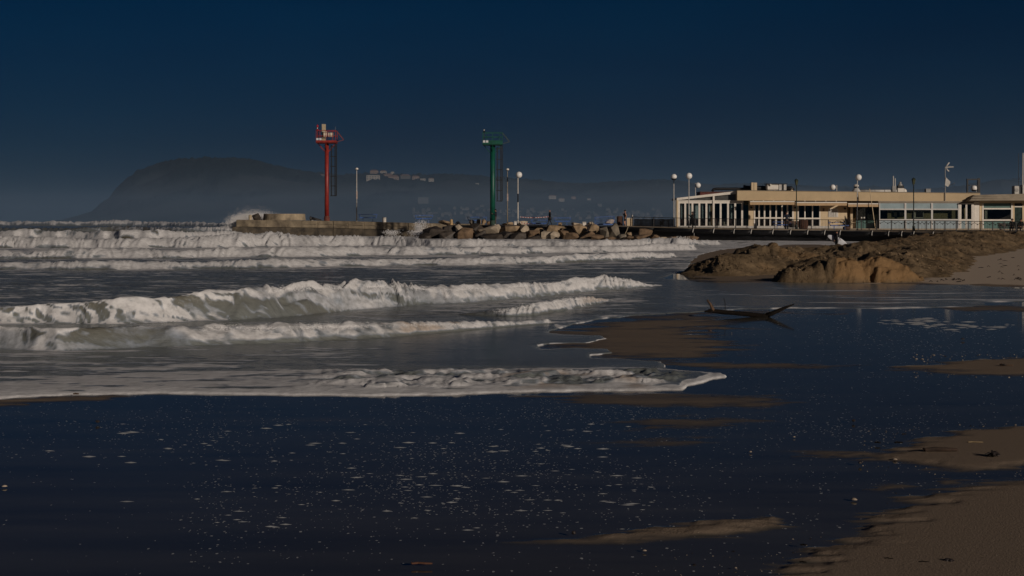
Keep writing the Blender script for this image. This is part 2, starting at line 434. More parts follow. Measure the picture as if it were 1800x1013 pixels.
def sand_bank():
    u = np.arange(0.105, 0.50, 0.00095)
    D = ratio_rows([(43.5, 60, 0.0022), (60, 124, 0.004)])
    U, Dm = np.meshgrid(u, D)
    X, Y = U * Dm, Dm
    wx = fbm(X * 0.5, Y * 0.5, 4, off=5) * 0.9
    wy = fbm(X * 0.5, Y * 0.5, 4, off=60) * 1.3
    Z = np.zeros_like(X); clay = np.zeros_like(X)
    for i, (pl, w) in enumerate(RIDGES):
        pts = [((p - 900) / FPX * d, d, h) for p, d, h in pl]
        k = 0.8 if i != 5 else 0.55
        dist, hh = seg_dist(X + wx * k * min(1, w / 3), Y + wy * k * min(1, w / 3), pts)
        t = np.clip(dist / w, 0, 1)
        pw = 1.7 if i != 5 else 3.2
        prof = (1 - t ** pw) ** (1.0 if i != 5 else 0.8)
        Z = np.maximum(Z, hh * prof)
        if i == 5: clay = sstep(0.0, 0.25, prof) * sstep(1462, 1478, 900 + U * FPX + 25 * fbm(X * 1.2, Y * 1.2, 2))
    pxs = 900 + U * FPX
    body = sstep(0.02, 0.35, Z)
    rough = fbm(X * 1.1, Y * 0.9, 5, 0.6, off=21)
    gul = 0.5 - np.abs(fbm(X * 0.9 + wy, Y * 0.35, 3, off=80)) * 1.6       # gullies down the slopes
    big = fbm(X * 0.42 + 0.5 * wx, Y * 0.34, 3, 0.5, off=41)
    crumb = sstep(-0.12, 0.18, fbm(X * 0.33, Y * 0.28, 2, off=73))
    Z += body * (0.34 * big + (0.07 + 0.17 * crumb) * rough + 0.10 * gul - 0.05) * np.where(clay > 0.5, 0.35, 1.0)
    lumps = billow(X * 1.7, Y * 1.5, 3, off=3)
    Z += body * (0.03 + 0.15 * crumb) * (lumps - 0.25) * np.where(clay > 0.5, 0.4, 1.0)
    Z += body * (0.015 + 0.05 * crumb) * fbm(X * 6, Y * 6, 2, off=9)
    # cracks in the clay face
    crack = np.abs(fbm(X * 0.9 + 0.8 * wx, Y * 1.9, 2, off=33))
    Z -= clay * 0.12 * sstep(0.06, 0.0, crack)
    fa = 1 - np.abs(fbm(X * 1.7 + wx, Y * 1.9, 3, 0.55, off=91)) * 2.2
    Z += clay * 0.13 * (fa - 0.6)
    gv = np.abs(fbm(X * 0.5 + 0.4 * wy, Y * 0.5, 2, off=37))
    Z -= clay * 0.12 * sstep(0.10, 0.0, gv)
    Z += clay * 0.14 * fbm(X * 1.3, Y * 1.3, 2, off=35)
    Z = np.maximum(Z, -0.2)
    keep = (Z[:-1, :-1] > 0.0) | (Z[1:, 1:] > 0.0)
    rise = sstep(14, 60, X - 0.15 * Y) * 0.9 * sstep(40, 90, Dm)
    Z = Z + rise - 0.05
    cl2 = np.clip(clay + 0.45 * sstep(0.15, 0.4, fbm(X * 0.35, Y * 0.35, 3, off=14)) * body, 0, 1)
    o = grid_mesh('sand_bank', X, Y, Z, bank_material(), keep=keep, attrs={'clay': cl2})
    tag(o, kind='structure')
    # clods that broke off the bulldozed sand, too many to count
    rnd = np.random.RandomState(4)
    ok = np.argwhere((Z > 0.12) & (crumb > 0.15) & (clay < 0.4)); vs = []; fs = []
    for q in rnd.randint(0, len(ok), 5200):
        i, j = ok[q]
        r = rnd.uniform(.012, .040) + (rnd.rand() < .06) * rnd.uniform(.02, .05)
        c = np.array((X[i, j], Y[i, j], Z[i, j] + r * .25))
        kk = len(vs)
        for v in ((1, 0, 0), (-1, 0, 0), (0, 1, 0), (0, -1, 0), (0, 0, 1), (0, 0, -1)):
            vs.append(tuple(c + np.array(v) * r * np.array((1.2, 1.2, .8)) * rnd.uniform(.8, 1.2, 3) + rnd.randn(3) * r * .12))
        fs += [tuple(a + kk for a in t) for t in ((0, 2, 4), (2, 1, 4), (1, 3, 4), (3, 0, 4), (2, 0, 5), (1, 2, 5), (3, 1, 5), (0, 3, 5))]
    tag(MB().add(vs, fs).build('sand_clods', mat('clod_sand', (0.215, 0.150, 0.086), 0.95, var=0.25, scale=0.8)), kind='stuff')
sand_bank()

# ------------------------------------------------------------------ sea
SHORE = [(-1500, 760), (-500, 722), (-100, 704), (0, 697), (80, 692), (180, 689), (300, 688), (430, 690), (560, 691), (700, 692), (790, 690), (880, 686), (1000, 684), (1100, 683),
         (1200, 682), (1212, 674), (1245, 667), (1274, 659), (1262, 652), (1205, 650), (1168, 646), (1160, 634), (1110, 630), (1046, 627), (1040, 622), (1078, 618),
         (1070, 611), (1010, 609), (950, 612), (938, 606), (958, 602), (1040, 600), (1066, 594), (1050, 588), (990, 586), (968, 582), (985, 574), (1030, 564), (1060, 558),
         (1110, 553), (1180, 549), (1250, 545), (1300, 541), (1420, 541), (1560, 541), (1700, 538), (1742, 535), (1720, 529), (1800, 528), (2600, 545), (2600, 500), (1800, 506), (1700, 500), (1590, 499), (1400, 496),
         (1230, 495), (1160, 488), (1205, 475), (1225, 450), (1260, 440), (1330, 432), (1420, 430), (1490, 432), (1560, 420), (1700, 410),
         (2000, 405), (3000, 389.0), (3000, 388.35), (-9000, 388.35), (-9000, 1000)]
# breaking waves: toe line (px, py, height px, white share); along the face the water may stay green and streaked
WAVES = [
    dict(p=[(-200, 612, 40, .45), (0, 613, 44, .35), (100, 618, 46, .30), (200, 614, 44, .45), (340, 609, 41, .65), (400, 606, 37, 1), (500, 603, 35, 1), (600, 598, 31, 1), (700, 592, 26, 1),
            (800, 584, 17, 1), (860, 578, 12, 1), (920, 573, 8, .9), (1000, 566, 6, .8), (1060, 560, 3, .5), (1100, 556, 0, 0)], wig=0.25),
    dict(p=[(-200, 570, 26, .15), (0, 570, 38, .12), (150, 571, 52, .15), (300, 567, 57, .22), (400, 563, 60, .35), (470, 560, 63, .8), (540, 554, 62, .85), (600, 548, 54, .9), (650, 544, 54, .6), (690, 539, 46, .8), (740, 535, 36, 1),
            (800, 533, 31, 1), (900, 526, 30, 1), (1000, 516, 25, 1), (1060, 510, 27, 1), (1110, 507, 16, 1), (1140, 504, 4, 1), (1170, 502, 0, 1)], wig=0.45),
    dict(p=[(800, 553, 0, .3), (850, 555, 8, .5), (890, 557, 15, .8), (940, 555, 23, 1), (1000, 545, 24, 1), (1040, 537, 16, 1), (1065, 531, 4, .8), (1090, 528, 0, 0)], wig=0.3),
    dict(p=[(-200, 474, 14, 1), (0, 474, 13, 1), (200, 475, 15, 1), (330, 473, 12, 1), (500, 471, 15, 1), (650, 468, 12, 1), (800, 467, 12, 1), (950, 464, 12, 1), (1100, 457, 11, 1), (1200, 452, 8, 1), (1260, 447, 0, 1)], wig=1.2),
    dict(p=[(-200, 455, 16, 1), (0, 455, 17, 1), (300, 454, 15, 1), (500, 452, 18, 1), (700, 449, 14, 1), (900, 447, 13, 1), (1100, 443, 12, 1), (1200, 441, 12, 1), (1300, 437, 6, 1), (1340, 434, 0, 1)], wig=1.6),
    dict(p=[(-200, 436, 19, 1), (0, 436, 20, 1), (150, 437, 18, 1), (300, 436, 18, 1), (420, 435, 24, 1), (520, 434, 22, 1), (640, 433, 20, 1), (760, 434, 14, 1), (900, 434, 12, 1), (1080, 433, 11, 1), (1170, 432, 13, 1), (1195, 432, 17, 1), (1230, 431, 9, 1),
            (1300, 430, 8, 1), (1400, 428, 0, 1)], wig=2.5),
    dict(p=[(-200, 419, 17, .05), (0, 419, 17, .1), (150, 420, 15, .05), (210, 421, 17, .0), (285, 421, 19, .05), (310, 421, 16, .6), (400, 420, 14, .95), (460, 419, 6, 1), (560, 418, 3, 1), (700, 418, 2, 1)], wig=3),
    dict(p=[(-200, 407, 10, .15), (0, 407, 9, .15), (120, 408, 8, .5), (200, 408, 10, .6), (320, 409, 11, .6), (400, 409, 11, .9), (450, 408, 4, .6)], wig=5),
    dict(p=[(-400, 398, 11, 1), (0, 398, 11, 1), (80, 398, 9.5, 1), (200, 398, 11, 1), (215, 398, 11.5, 1), (260, 398, 9, 1), (330, 398.5, 10, 1), (420, 399, 8, 1), (500, 399, 5, .8), (700, 399, 3, .5)], wig=9),
]
def sea_material():
    m = bpy.data.materials.new('sea_water'); m.use_nodes = True
    n, l = m.node_tree.nodes, m.node_tree.links
    b = n['Principled BSDF']; out = n['Material Output']
    foam = attr_node(n, 'foam'); silt = attr_node(n, 'silt')
    geo = n.new('ShaderNodeNewGeometry')
    mx = n.new('ShaderNodeMix'); mx.data_type = 'RGBA'
    mx.inputs[6].default_value = (0.190, 0.205, 0.195, 1); mx.inputs[7].default_value = (0.115, 0.098, 0.064, 1)
    l.new(silt.outputs['Fac'], mx.inputs[0]); l.new(mx.outputs[2], b.inputs['Base Color'])
    b.inputs['Roughness'].default_value = 0.2; b.inputs['IOR'].default_value = 1.333
    mp = n.new('ShaderNodeMapping'); mp.inputs['Scale'].default_value = (0.55, 1.5, 1.0)
    wv = n.new('ShaderNodeTexNoise'); wv.inputs['Scale'].default_value = 2.6; wv.inputs['Detail'].default_value = 7; wv.inputs['Roughness'].default_value = 0.62
    l.new(geo.outputs['Position'], mp.inputs[0]); l.new(mp.outputs[0], wv.inputs['Vector'])
    bu = n.new('ShaderNodeBump'); bu.inputs['Strength'].default_value = 0.7; bu.inputs['Distance'].default_value = 0.10
    l.new(wv.outputs['Fac'], bu.inputs['Height'])
    calm = attr_node(n, 'calm')
    cm = n.new('ShaderNodeMapRange'); cm.inputs['To Min'].default_value = 0.75; cm.inputs['To Max'].default_value = 0.06
    l.new(calm.outputs['Fac'], cm.inputs['Value']); l.new(cm.outputs[0], bu.inputs['Strength'])
    l.new(bu.outputs[0], b.inputs['Normal'])
    fo = n.new('ShaderNodeBsdfPrincipled'); fo.inputs['Roughness'].default_value = 0.85; fo.inputs['Specular IOR Level'].default_value = 0.15
    # foam: white lather, sandy where the shore break stirs up the bottom
    fm = n.new('ShaderNodeMix'); fm.data_type = 'RGBA'
    fm.inputs[6].default_value = (0.72, 0.71, 0.70, 1); fm.inputs[7].default_value = (0.42, 0.33, 0.25, 1)
    sl = attr_node(n, 'sandy'); l.new(sl.outputs['Fac'], fm.inputs[0])
    
    fn = n.new('ShaderNodeTexNoise'); fn.inputs['Scale'].default_value = 5.0; fn.inputs['Detail'].default_value = 8; fn.inputs['Roughness'].default_value = 0.7
    mp2 = n.new('ShaderNodeMapping'); mp2.inputs['Scale'].default_value = (0.8, 1.0, 1.2)
    l.new(geo.outputs['Position'], mp2.inputs[0]); l.new(mp2.outputs[0], fn.inputs['Vector'])
    gr = n.new('ShaderNodeMapRange'); gr.inputs['From Min'].default_value = 0.32; gr.inputs['From Max'].default_value = 0.62; gr.inputs['To Min'].default_value = 0.66; gr.inputs['To Max'].default_value = 1.0
    gm = n.new('ShaderNodeMix'); gm.data_type = 'RGBA'; gm.blend_type = 'MULTIPLY'; gm.inputs[0].default_value = 1.0
    fb = n.new('ShaderNodeBump'); fb.inputs['Strength'].default_value = 0.4; fb.inputs['Distance'].default_value = 0.06
    l.new(fn.outputs['Fac'], gr.inputs['Value']); tf = n.new('ShaderNodeMapRange'); tf.inputs['From Min'].default_value = 0.42; tf.inputs['From Max'].default_value = 0.72
    l.new(foam.outputs['Fac'], tf.inputs['Value'])
    th = n.new('ShaderNodeMix'); th.data_type = 'RGBA'; th.inputs[6].default_value = (0.36, 0.41, 0.49, 1)     # a thin film of bubbles lets the cold water show
    l.new(tf.outputs[0], th.inputs[0]); l.new(fm.outputs[2], th.inputs[7]); l.new(th.outputs[2], gm.inputs[6]); l.new(gr.outputs[0], gm.inputs[7]); l.new(gm.outputs[2], fo.inputs['Base Color']); l.new(fn.outputs['Fac'], fb.inputs['Height']); l.new(fb.outputs[0], fo.inputs['Normal'])
    # ragged foam edge
    a1 = n.new('ShaderNodeMath'); a1.operation = 'MULTIPLY_ADD'; a1.inputs[1].default_value = 0.7
    sb = n.new('ShaderNodeMath'); sb.operation = 'SUBTRACT'; sb.inputs[1].default_value = 0.5
    l.new(fn.outputs['Fac'], sb.inputs[0]); l.new(sb.outputs[0], a1.inputs[0]); l.new(foam.outputs['Fac'], a1.inputs[2])
    mr = n.new('ShaderNodeMapRange'); mr.interpolation_type = 'SMOOTHSTEP'; mr.inputs['From Min'].default_value = 0.18; mr.inputs['From Max'].default_value = 0.82
    l.new(a1.outputs[0], mr.inputs['Value'])
    ms = n.new('ShaderNodeMixShader')
    l.new(mr.outputs[0], ms.inputs['Fac']); l.new(b.outputs[0], ms.inputs[1]); l.new(fo.outputs[0], ms.inputs[2]); l.new(ms.outputs[0], out.inputs['Surface'])
    return m
def sea():
    uu = np.concatenate([np.linspace(-3.4, -0.43, 40)[:-1], np.arange(-0.43, 0.20, 0.00094), np.linspace(0.20, 1.3, 90)])
    DD = ratio_rows([(14.5, 20, 0.0034), (20, 50, 0.0019), (50, 60, 0.004), (60, 112, 0.0026), (112, 280, 0.0048), (280, 640, 0.0065), (640, 14000, 0.06)])
    U, D = np.meshgrid(uu, DD)
    X, Y = U * D, D.copy()
    px = 900 + U * FPX; py = HZ + EYE * FPX / D
    Z = np.zeros_like(X); foam = np.zeros_like(X); silt = np.zeros_like(X); white = np.zeros_like(X); sandy = np.zeros_like(X)
    dY = np.zeros_like(X)
    # open swell and chop
    shore = sstep(20, 40, D) * (1 - sstep(1000, 1200, px) * sstep(60, 40, D))
    Z += 0.05 * shore * fbm(X * 0.35, Y * 0.9, 4, 0.55, off=2) * sstep(0, 50, D - 16)
    Z += np.where(D > 250, 0.5 * fbm(X * 0.02, Y * 0.06, 3, off=8), 0)
    nx = uu * FPX + 900
    PX2 = px
    for wi, w in enumerate(WAVES):
        P = np.array(w['p'], float)
        Dk = EYE * FPX / (P[:, 1] - HZ)
        Dt = np.interp(nx, P[:, 0], Dk)
        hk = np.interp(nx, P[:, 0], P[:, 2]) * Dt / FPX * (0.80 if wi < 3 else 0.92)
        wk = np.interp(nx, P[:, 0], P[:, 3])
        xw = uu * Dt
        far = wi >= 3
        Dt = Dt + w['wig'] * fbm(xw * (0.05 if wi >= 7 else 0.22 if far else 0.6), xw * 0 + wi * 7.7, 3, 0.5)
        hk = hk * (1 + (0.35 if far else 0.22) * fbm(xw * (0.05 if wi >= 7 else 0.25 if far else 0.7), xw * 0 + 3.3 + wi * 5.1, 2, 0.5))
        H = np.broadcast_to(np.maximum(hk, 1e-4), X.shape); S = D - Dt[None, :]; WK = np.broadcast_to(wk, X.shape)
        near = (S > -2.0 * H - 0.5) & (S < 9 * H + 1.0) & (H > 0.012)
        h, s, wh = H[near], S[near], WK[near]
        x, d = X[near], D[near]
        k = 1.0 / (0.30 + 0.9 * h)
        wfr = h * (0.85 + 1.0 * wh) + 0.10 + (0.9 * h if far else 0)
        s2 = s + 0.35 * h * fbm(x * 0.8 * k, d * 0.6 * k, 2, off=wi * 3.1) * (0.25 + wh)
        t = np.clip(s2 / wfr, 0, 1)
        back = np.exp(-np.maximum(0, s2 - wfr) / (2.6 * h + 0.2))
        bore = np.sin(t * np.pi / 2) ** (1.15 if far else 0.95)
        front = (1 - wh) * (t * t * (3 - 2 * t)) + wh * bore
        prof = np.where(s2 < wfr, front, back)
        # tumbling white water: billows, with tossed tufts along the top
        tz = t * 1.3 * h * 1.2
        bl = billow(x * (0.45 if far else 0.8) * k, (d * 0.9 + tz) * k, 2 if far else 3, off=wi * 11.0)
        bl2 = billow(x * (0.7 if far else 1.3) * k + 40, (tz * 1.2 + d * 0.3) * k, 2, off=wi * 4.0)
        fr = fbm(x * (1.0 if far else 1.7) * k, (d * 0.8 + tz) * k, 2, 0.5, off=wi * 13.0)
        wamt = np.clip(wh * 1.15, 0, 1) * sstep(0.03, 0.35, prof) * sstep(6.0, 1.6, (s2 - wfr) / h)
        Zi = h * prof + wamt * h * (0.42 * (bl - 0.22) + 0.16 * fr * sstep(0.5, 1.0, t))
        Z[near] = np.maximum(Z[near], Zi) + 0.25 * np.minimum(Z[near], Zi)
        dY[near] -= (1 - wh) * 0.45 * h * np.exp(-((t - 1.0) / 0.35) ** 2) * np.where(s2 < wfr * 1.6, 1, 0)
        dY[near] -= wamt * 0.18 * h * (bl2 - 0.22) * np.where(s2 < wfr * 1.3, 1, 0)
        whitef = wamt * sstep(4.5, 1.0, (s2 - wfr) / h)
        if wi == 1:      # the breaker spills from the top only; below it the face stays streaked
            pxn = PX2[near]
            whitef = whitef * (1 - sstep(820, 700, pxn) * (1 - sstep(0.30, 0.75, t + 0.5 * fbm(x * 1.2, d * 1.2 + t, 3, off=66))))
        lump = 0.72 + 0.9 * (bl - 0.2) + 0.5 * fr
        f1 = whitef * np.clip(lump, 0.35, 1.2) * sstep(0.15, 0.75, wh + 0.45 * fbm(x * 0.8, d * 0.8, 3, off=wi))
        # lip and lacy streaks drawn up the green face
        face = sstep(-0.5, 0.1, s2 / wfr) * sstep(2.4, 1.0, s2 / wfr)
        wob = fbm(x * 0.8, t * 1.2, 2, off=wi + 5)
        rd = 1 - np.abs(fbm(x * 0.85 * k + 1.6 * np.sqrt(t) + 1.1 * wob, t * 0.7 + 0.12 * x, 3, 0.5, off=wi * 9 + 4)) * 3.2
        st = fbm(x * 1.6 * k + 1.8 * t, t * 1.3, 3, off=wi + 31)
        lace = sstep(0.25, 0.85, rd + 0.9 * st + 0.15 * (1 - t) + (0.55 if wi == 0 else 0.12)) * face
        ln = 1 - np.abs(fbm(x * 1.9 * k + 2.4 * t + 0.5 * wob, t * 0.5 + x * 0.2, 2, 0.5, off=wi * 7 + 12)) * 5.0
        lace = np.maximum(lace, 0.75 * sstep(0.35, 0.85, ln) * face * sstep(1.3, 0.2, t))
        lip = np.exp(-((s2 / wfr - 1.08) / 0.25) ** 2) * sstep(-0.30, 0.15, fbm(x * 0.9, d * 0, 3, off=wi + 70) + 0.05)
        f2 = (1 - wh * (0.35 if wi == 1 else 1.0)) * (0.85 * lace + 0.85 * lip) * sstep(0.10, 0.22, h) * (1.0 if not far else 0.3)
        foam[near] = np.maximum(foam[near], np.maximum(f1, f2))
        white[near] = np.maximum(white[near], whitef)
        silt[near] = np.maximum(silt[near], face * prof * (0.75 if not far else 0.4) * (1 - 0.4 * wh))
    # drifting foam streaks
    ky = [388, 396, 404, 410, 414, 424, 440, 452, 458, 463, 470, 478, 500, 540, 565, 590, 612, 625, 640, 650, 662, 690, 720]
    kd = [.10, .20, .22, .45, .75, .78, .70, .68, .45, .55, .55, .44, .44, .44, .36, .34, .44, .44, .44, .54, .66, .80, .8]
    dens = np.interp(py, ky, kd)
    dens = np.where((py < 412), dens * (1 - 0.6 * sstep(300, 100, px)), dens)
    right = sstep(640, 900, px + (py - 560) * 1.2) * sstep(548, 562, py) * sstep(652, 640, py)
    dens = dens * (1 - 0.75 * right)
    far_r = sstep(1120, 1200, px) * sstep(470, 485, py)
    dens = dens * (1 - 0.62 * far_r)
    def drift_noise(a, c):
        return 0.55 * fbm(X * 0.55 * a, Y * 1.5 * a, 5, 0.62, off=30 + c) + 0.45 * fbm(X * 0.9 * a, Y * 4.5 * a, 4, 0.62, off=77 + c) + 0.10 * np.clip(1 - np.abs(fbm(X * 1.0 * a, Y * 2.4 * a, 3, off=55 + c)) * 4.0, 0, 1)
    wf = sstep(38, 60, D)
    v = (1 - wf) * drift_noise(1.0, 0) + wf * drift_noise(0.4, 9)
    thr = 0.34 - 0.72 * dens
    drift = sstep(thr - 0.04, thr + 0.22, v) * np.clip(0.35 + dens * 0.8, 0, 0.92)
    foam = np.maximum(foam, drift)
    # swash: white lip and lather behind the advancing edge
    jx = 16 * fbm(px * 0.03, py * 0.05, 3, off=5); jy = 2.2 * fbm(px * 0.012, py * 0.03, 4, off=15)
    sd = poly_sd(px + jx, (py + jy) * 3.0, [(a, b * 3.0) for a, b in SHORE]) / 3.0
    lipw = np.interp(px, [0, 300, 700, 1000, 1280], [3.2, 4.2, 5.0, 5.0, 4.5]) * (0.7 + 0.9 * sstep(-0.2, 0.3, fbm(px * 0.01, py * 0.04, 3, off=25)))
    lipw = np.where((py < 648) & (py > 575), 1.0, lipw)
    lipw = np.where((py < 552) & (px > 1250), 1.1, lipw)
    hard = ((py > 552) | ((py > 524) & (py < 545) & (px > 1250))) & (px < 1790)
    edge = sstep(lipw * 1.15, lipw * 0.55, sd) 
    edge = edge * np.where((py < 648) & (py >= 575), 0.30 + 0.7 * sstep(-.12, .12, fbm(px * .03, py * .15, 3, off=18)), 1.0)
    edge = edge * np.where(py < 575, 0.25 + 0.6 * sstep(-.1, .25, fbm(px * .02, py * .2, 4, off=8)), 1.0)
    foam = np.where(hard, np.maximum(foam, 1.0 * edge), foam)
    zone = sstep(648, 655, py) * sstep(1290, 1150, px) * sstep(420, 640, px)
    lather = zone * sstep(0.0, 0.35, fbm(X * 1.6, Y * 3.0, 4, 0.6, off=91) + 0.12)
    Z += zone * 0.04 * (billow(X * 2.2, Y * 3.0, 3, off=44) - 0.15) * sstep(690, 682, py)
    sandy = np.maximum(sandy, 0.8 * zone * sstep(0.0, 0.3, fbm(X * 1.1, Y * 2.0, 3, off=50)) * sstep(840, 930, px) * sstep(1260, 1180, px) * sstep(686, 676, py))
    sandy = np.maximum(sandy, 0.75 * white * sstep(0.02, 0.25, fbm(X * 1.0, Y * 1.4, 3, off=52)) * sstep(560, 640, px) * sstep(548, 552, py) * sstep(900, 860, px))
    sandy = np.maximum(sandy, 0.6 * white * sstep(1010, 1040, px) * sstep(520, 530, py) * sstep(560, 550, py))
    # thin foam streaks on the backwash channel to the right
    ch = sstep(1150, 1230, px) * sstep(543, 538, py) * sstep(496, 505, py)
    lines = sstep(0.10, 0.22, fbm(px * 0.004, py * 0.33, 4, 0.6, off=61) * sstep(498, 515, py))
    foam = np.maximum(foam, 0.62 * ch * lines)
    silt = np.maximum(silt, 0.35 * sstep(0.05, 0.4, fbm(X * 0.2, Y * 0.5, 3, off=12)))
    silt = np.maximum(silt, 0.9 * sstep(175, 210, px) * sstep(318, 285, px) * sstep(403, 406, py) * sstep(424, 420, py))
    calm = np.maximum(right, sstep(1100, 1200, px) * sstep(470, 490, py))
    Z += 0.03 * shore * fbm(X * 1.3, Y * 2.6, 4, 0.6, off=17) * sstep(0, 4, D - 18)
    # relief of lather and of the lip above the sand
    Z += 0.012 * np.clip(foam, 0, 1) + 0.05 * zone * lather
    Z = np.where(sd < 9, np.minimum(Z, np.where(sd < 0.5, -0.065 + 0.050 * sstep(-0.8, 0.5, sd), -0.015 + 0.004 * sd)), Z)
    Y = Y + dY; X = U * Y
    inside = sd > -2.4
    keep = inside[:-1, :-1] & inside[1:, 1:] & inside[:-1, 1:] & inside[1:, :-1]
    o = grid_mesh('sea', X, Y, Z, sea_material(), keep=keep, attrs={'foam': np.clip(foam, 0, 1), 'silt': np.clip(silt, 0, 1), 'sandy': np.clip(sandy, 0, 1), 'calm': calm})
    tag(o, kind='structure')
    print('sea faces', keep.sum())
sea()

# ------------------------------------------------------------------ far hills
HILLP = [(-900, 392), (40, 391), (110, 385), (160, 372), (190, 350), (212, 324), (238, 305), (265, 294), (300, 285), (330, 281), (380, 279), (420, 281), (460, 287), (500, 296), (540, 303), (580, 308), (640, 306), (700, 308), (760, 310), (800, 309), (840, 311), (880, 314),
         (930, 319), (980, 322), (1040, 323), (1100, 320), (1180, 317), (1260, 324), (1400, 328), (1600, 332), (1720, 326), (1760, 318), (1800, 322), (2000, 320), (2600, 330)]
HR, HB = 3200.0, 2300.0
_hp = np.array(HILLP, float)
def hill_z(px, D):
    px = np.asarray(px, float); D = np.asarray(D, float)
    ridge = (HZ - np.interp(px, _hp[:, 0], _hp[:, 1])) * HR / FPX
    t = (D - HB) / (HR - HB)
    X = (px - 900) / FPX * D
    up = np.where(t < 1, sstep(-0.05, 1.0, t) ** 0.8, np.clip(1 - (t - 1) * 0.8, 0, 1))
    f = fbm(X * 0.004, D * 0.004, 4, off=4)
    z = ridge * up * (1 + 0.35 * f * (1 - np.clip(t, 0, 1) ** 3) * (t < 1)) + EYE * up
    return z - 1.5
def hills():
    pxs = np.arange(-900, 2600, 3.0)
    Ds = np.concatenate([np.linspace(HB - 20, HR, 60), np.linspace(HR + 40, HR + 800, 8)])
    PX, D = np.meshgrid(pxs, Ds)
    Z = hill_z(PX, D)
    X = (PX - 900) / FPX * D
    wood = sstep(-0.05, 0.25, fbm(X * 0.006, D * 0.006, 4, off=66) + 0.35 * sstep(60, 110, Z) - 0.02)
    Z += wood * 11.0 * np.clip(fbm(X * 0.05, D * 0.03, 4, 0.7, off=6) + 0.2, 0, 1) * sstep(5, 40, Z)
    m = bpy.data.materials.new('hill_ground'); m.use_nodes = True
    n, l = m.node_tree.nodes, m.node_tree.links
    b = n['Principled BSDF']; b.inputs['Roughness'].default_value = 0.95; b.inputs['Specular IOR Level'].default_value = 0.05
    a = attr_node(n, 'wood'); mx = n.new('ShaderNodeMix'); mx.data_type = 'RGBA'
    mx.inputs[6].default_value = (0.032, 0.040, 0.044, 1); mx.inputs[7].default_value = (0.008, 0.015, 0.017, 1)
    l.new(a.outputs['Fac'], mx.inputs[0]); l.new(mx.outputs[2], b.inputs['Base Color'])
    o = grid_mesh('hills', X, D, Z, m, attrs={'wood': wood})
    tag(o, kind='structure')
hills()

def air(name, dens, x0, x1, y0, y1, z0, z1):
    m = bpy.data.materials.new(name); m.use_nodes = True
    n, l = m.node_tree.nodes, m.node_tree.links
    n.remove(n['Principled BSDF'])
    v = n.new('ShaderNodeVolumePrincipled')
    v.inputs['Color'].default_value = (0.45, 0.66, 0.95, 1)
    v.inputs['Density'].default_value = dens
    v.inputs['Anisotropy'].default_value = 0.12
    l.new(v.outputs[0], n['Material Output'].inputs['Volume'])
    tag(MB().box(x0, x1, y0, y1, z0, z1).build(name, m), kind='stuff')
air('haze', 0.000028, -48000, 20000, -400, 15000, -3.0, 152)
# the salt mist that the surf throws up hangs low over the bay
air('sea_mist', 0.00036, -9000, 9000, 236, 2270, -2.6, 40)
# ------------------------------------------------------------------ common paints
WHITE = mat('white_paint', (0.70, 0.65, 0.57), 0.5, var=0.05, scale=3)
CREAM = mat('cream_render', (0.62, 0.49, 0.32), 0.85, var=0.05, scale=0.6, bump=0.003)
FASCIA = mat('tan_render', (0.52, 0.40, 0.245), 0.85, var=0.05, scale=0.5, bump=0.003)
BLACKP = mat('black_paint', (0.012, 0.012, 0.013), 0.5, var=0.1)
DARKIRON = mat('dark_iron', (0.022, 0.020, 0.020), 0.55, var=0.15)
GREYM = mat('grey_metal', (0.30, 0.29, 0.27), 0.5, var=0.1)
PALEG = mat('pale_grey', (0.50, 0.48, 0.44), 0.6, var=0.08)
REDP = mat('red_paint', (0.28, 0.028, 0.020), 0.45, var=0.14, scale=2.2)
GREENP = mat('green_paint', (0.004, 0.080, 0.052), 0.45, var=0.14, scale=2.2)
BLUEP = mat('blue_paint', (0.045, 0.115, 0.36), 0.5, var=0.12)
BROWNW = mat('brown_wood', (0.085, 0.036, 0.020), 0.7, var=0.2, scale=8, stretch=(3, 3, 0.3))
CONC = mat('old_concrete', (0.34, 0.275, 0.185), 0.95, var=0.20, scale=0.7, bump=0.03, col2=(0.13, 0.105, 0.075), contrast=(0.32, 0.66))
CONCW = mat('wet_concrete', (0.15, 0.122, 0.085), 0.6, col2=(0.055,0.047,0.038), var=0.2, scale=0.8, bump=0.03)
PAVE = mat('deck_paving', (0.36, 0.29, 0.21), 0.9, var=0.1, scale=1.0)
ROLLSHADE = mat('black_roll_and_shade', (0.010, 0.010, 0.011), 0.6, var=0.2, scale=2.0, bump=0.02)  # black of the edge rolls, also used to paint the shade under the deck
GLOBE = mat('white_globe', (0.80, 0.78, 0.74), 0.35, var=0.03)

# the pier edge: (photo column, distance, height) - it comes nearer to the right
EDGE = [(640, 163, 1.52), (740, 161, 1.52), (845, 158.5, 1.50), (960, 156, 1.50), (1080, 150, 1.38), (1150, 147, 1.27), (1217, 144, 1.18), (1300, 141, 1.10), (1460, 137, 1.02), (1600, 131, 0.94), (1700, 127, 0.88), (1800, 124, 0.83), (2000, 119, 0.80), (2400, 112, 0.80)]
def edge(px, off=0.0):
    a = np.array(EDGE)
    D = float(np.interp(px, a[:, 0], a[:, 1])); z = float(np.interp(px, a[:, 0], a[:, 2]))
    return Vector(((px - 900) / FPX * D, D, z))
def deck(px, off):
    """point on the deck in photo column px, off metres behind the edge"""
    a = np.array(EDGE)
    D = float(np.interp(px, a[:, 0], a[:, 1])) + off
    z = float(np.interp(px, a[:, 0], a[:, 2]))
    return Vector(((px - 900) / FPX * D, D, z))
def mpp(p):      # metres per photo pixel at a point
    return p.y / FPX

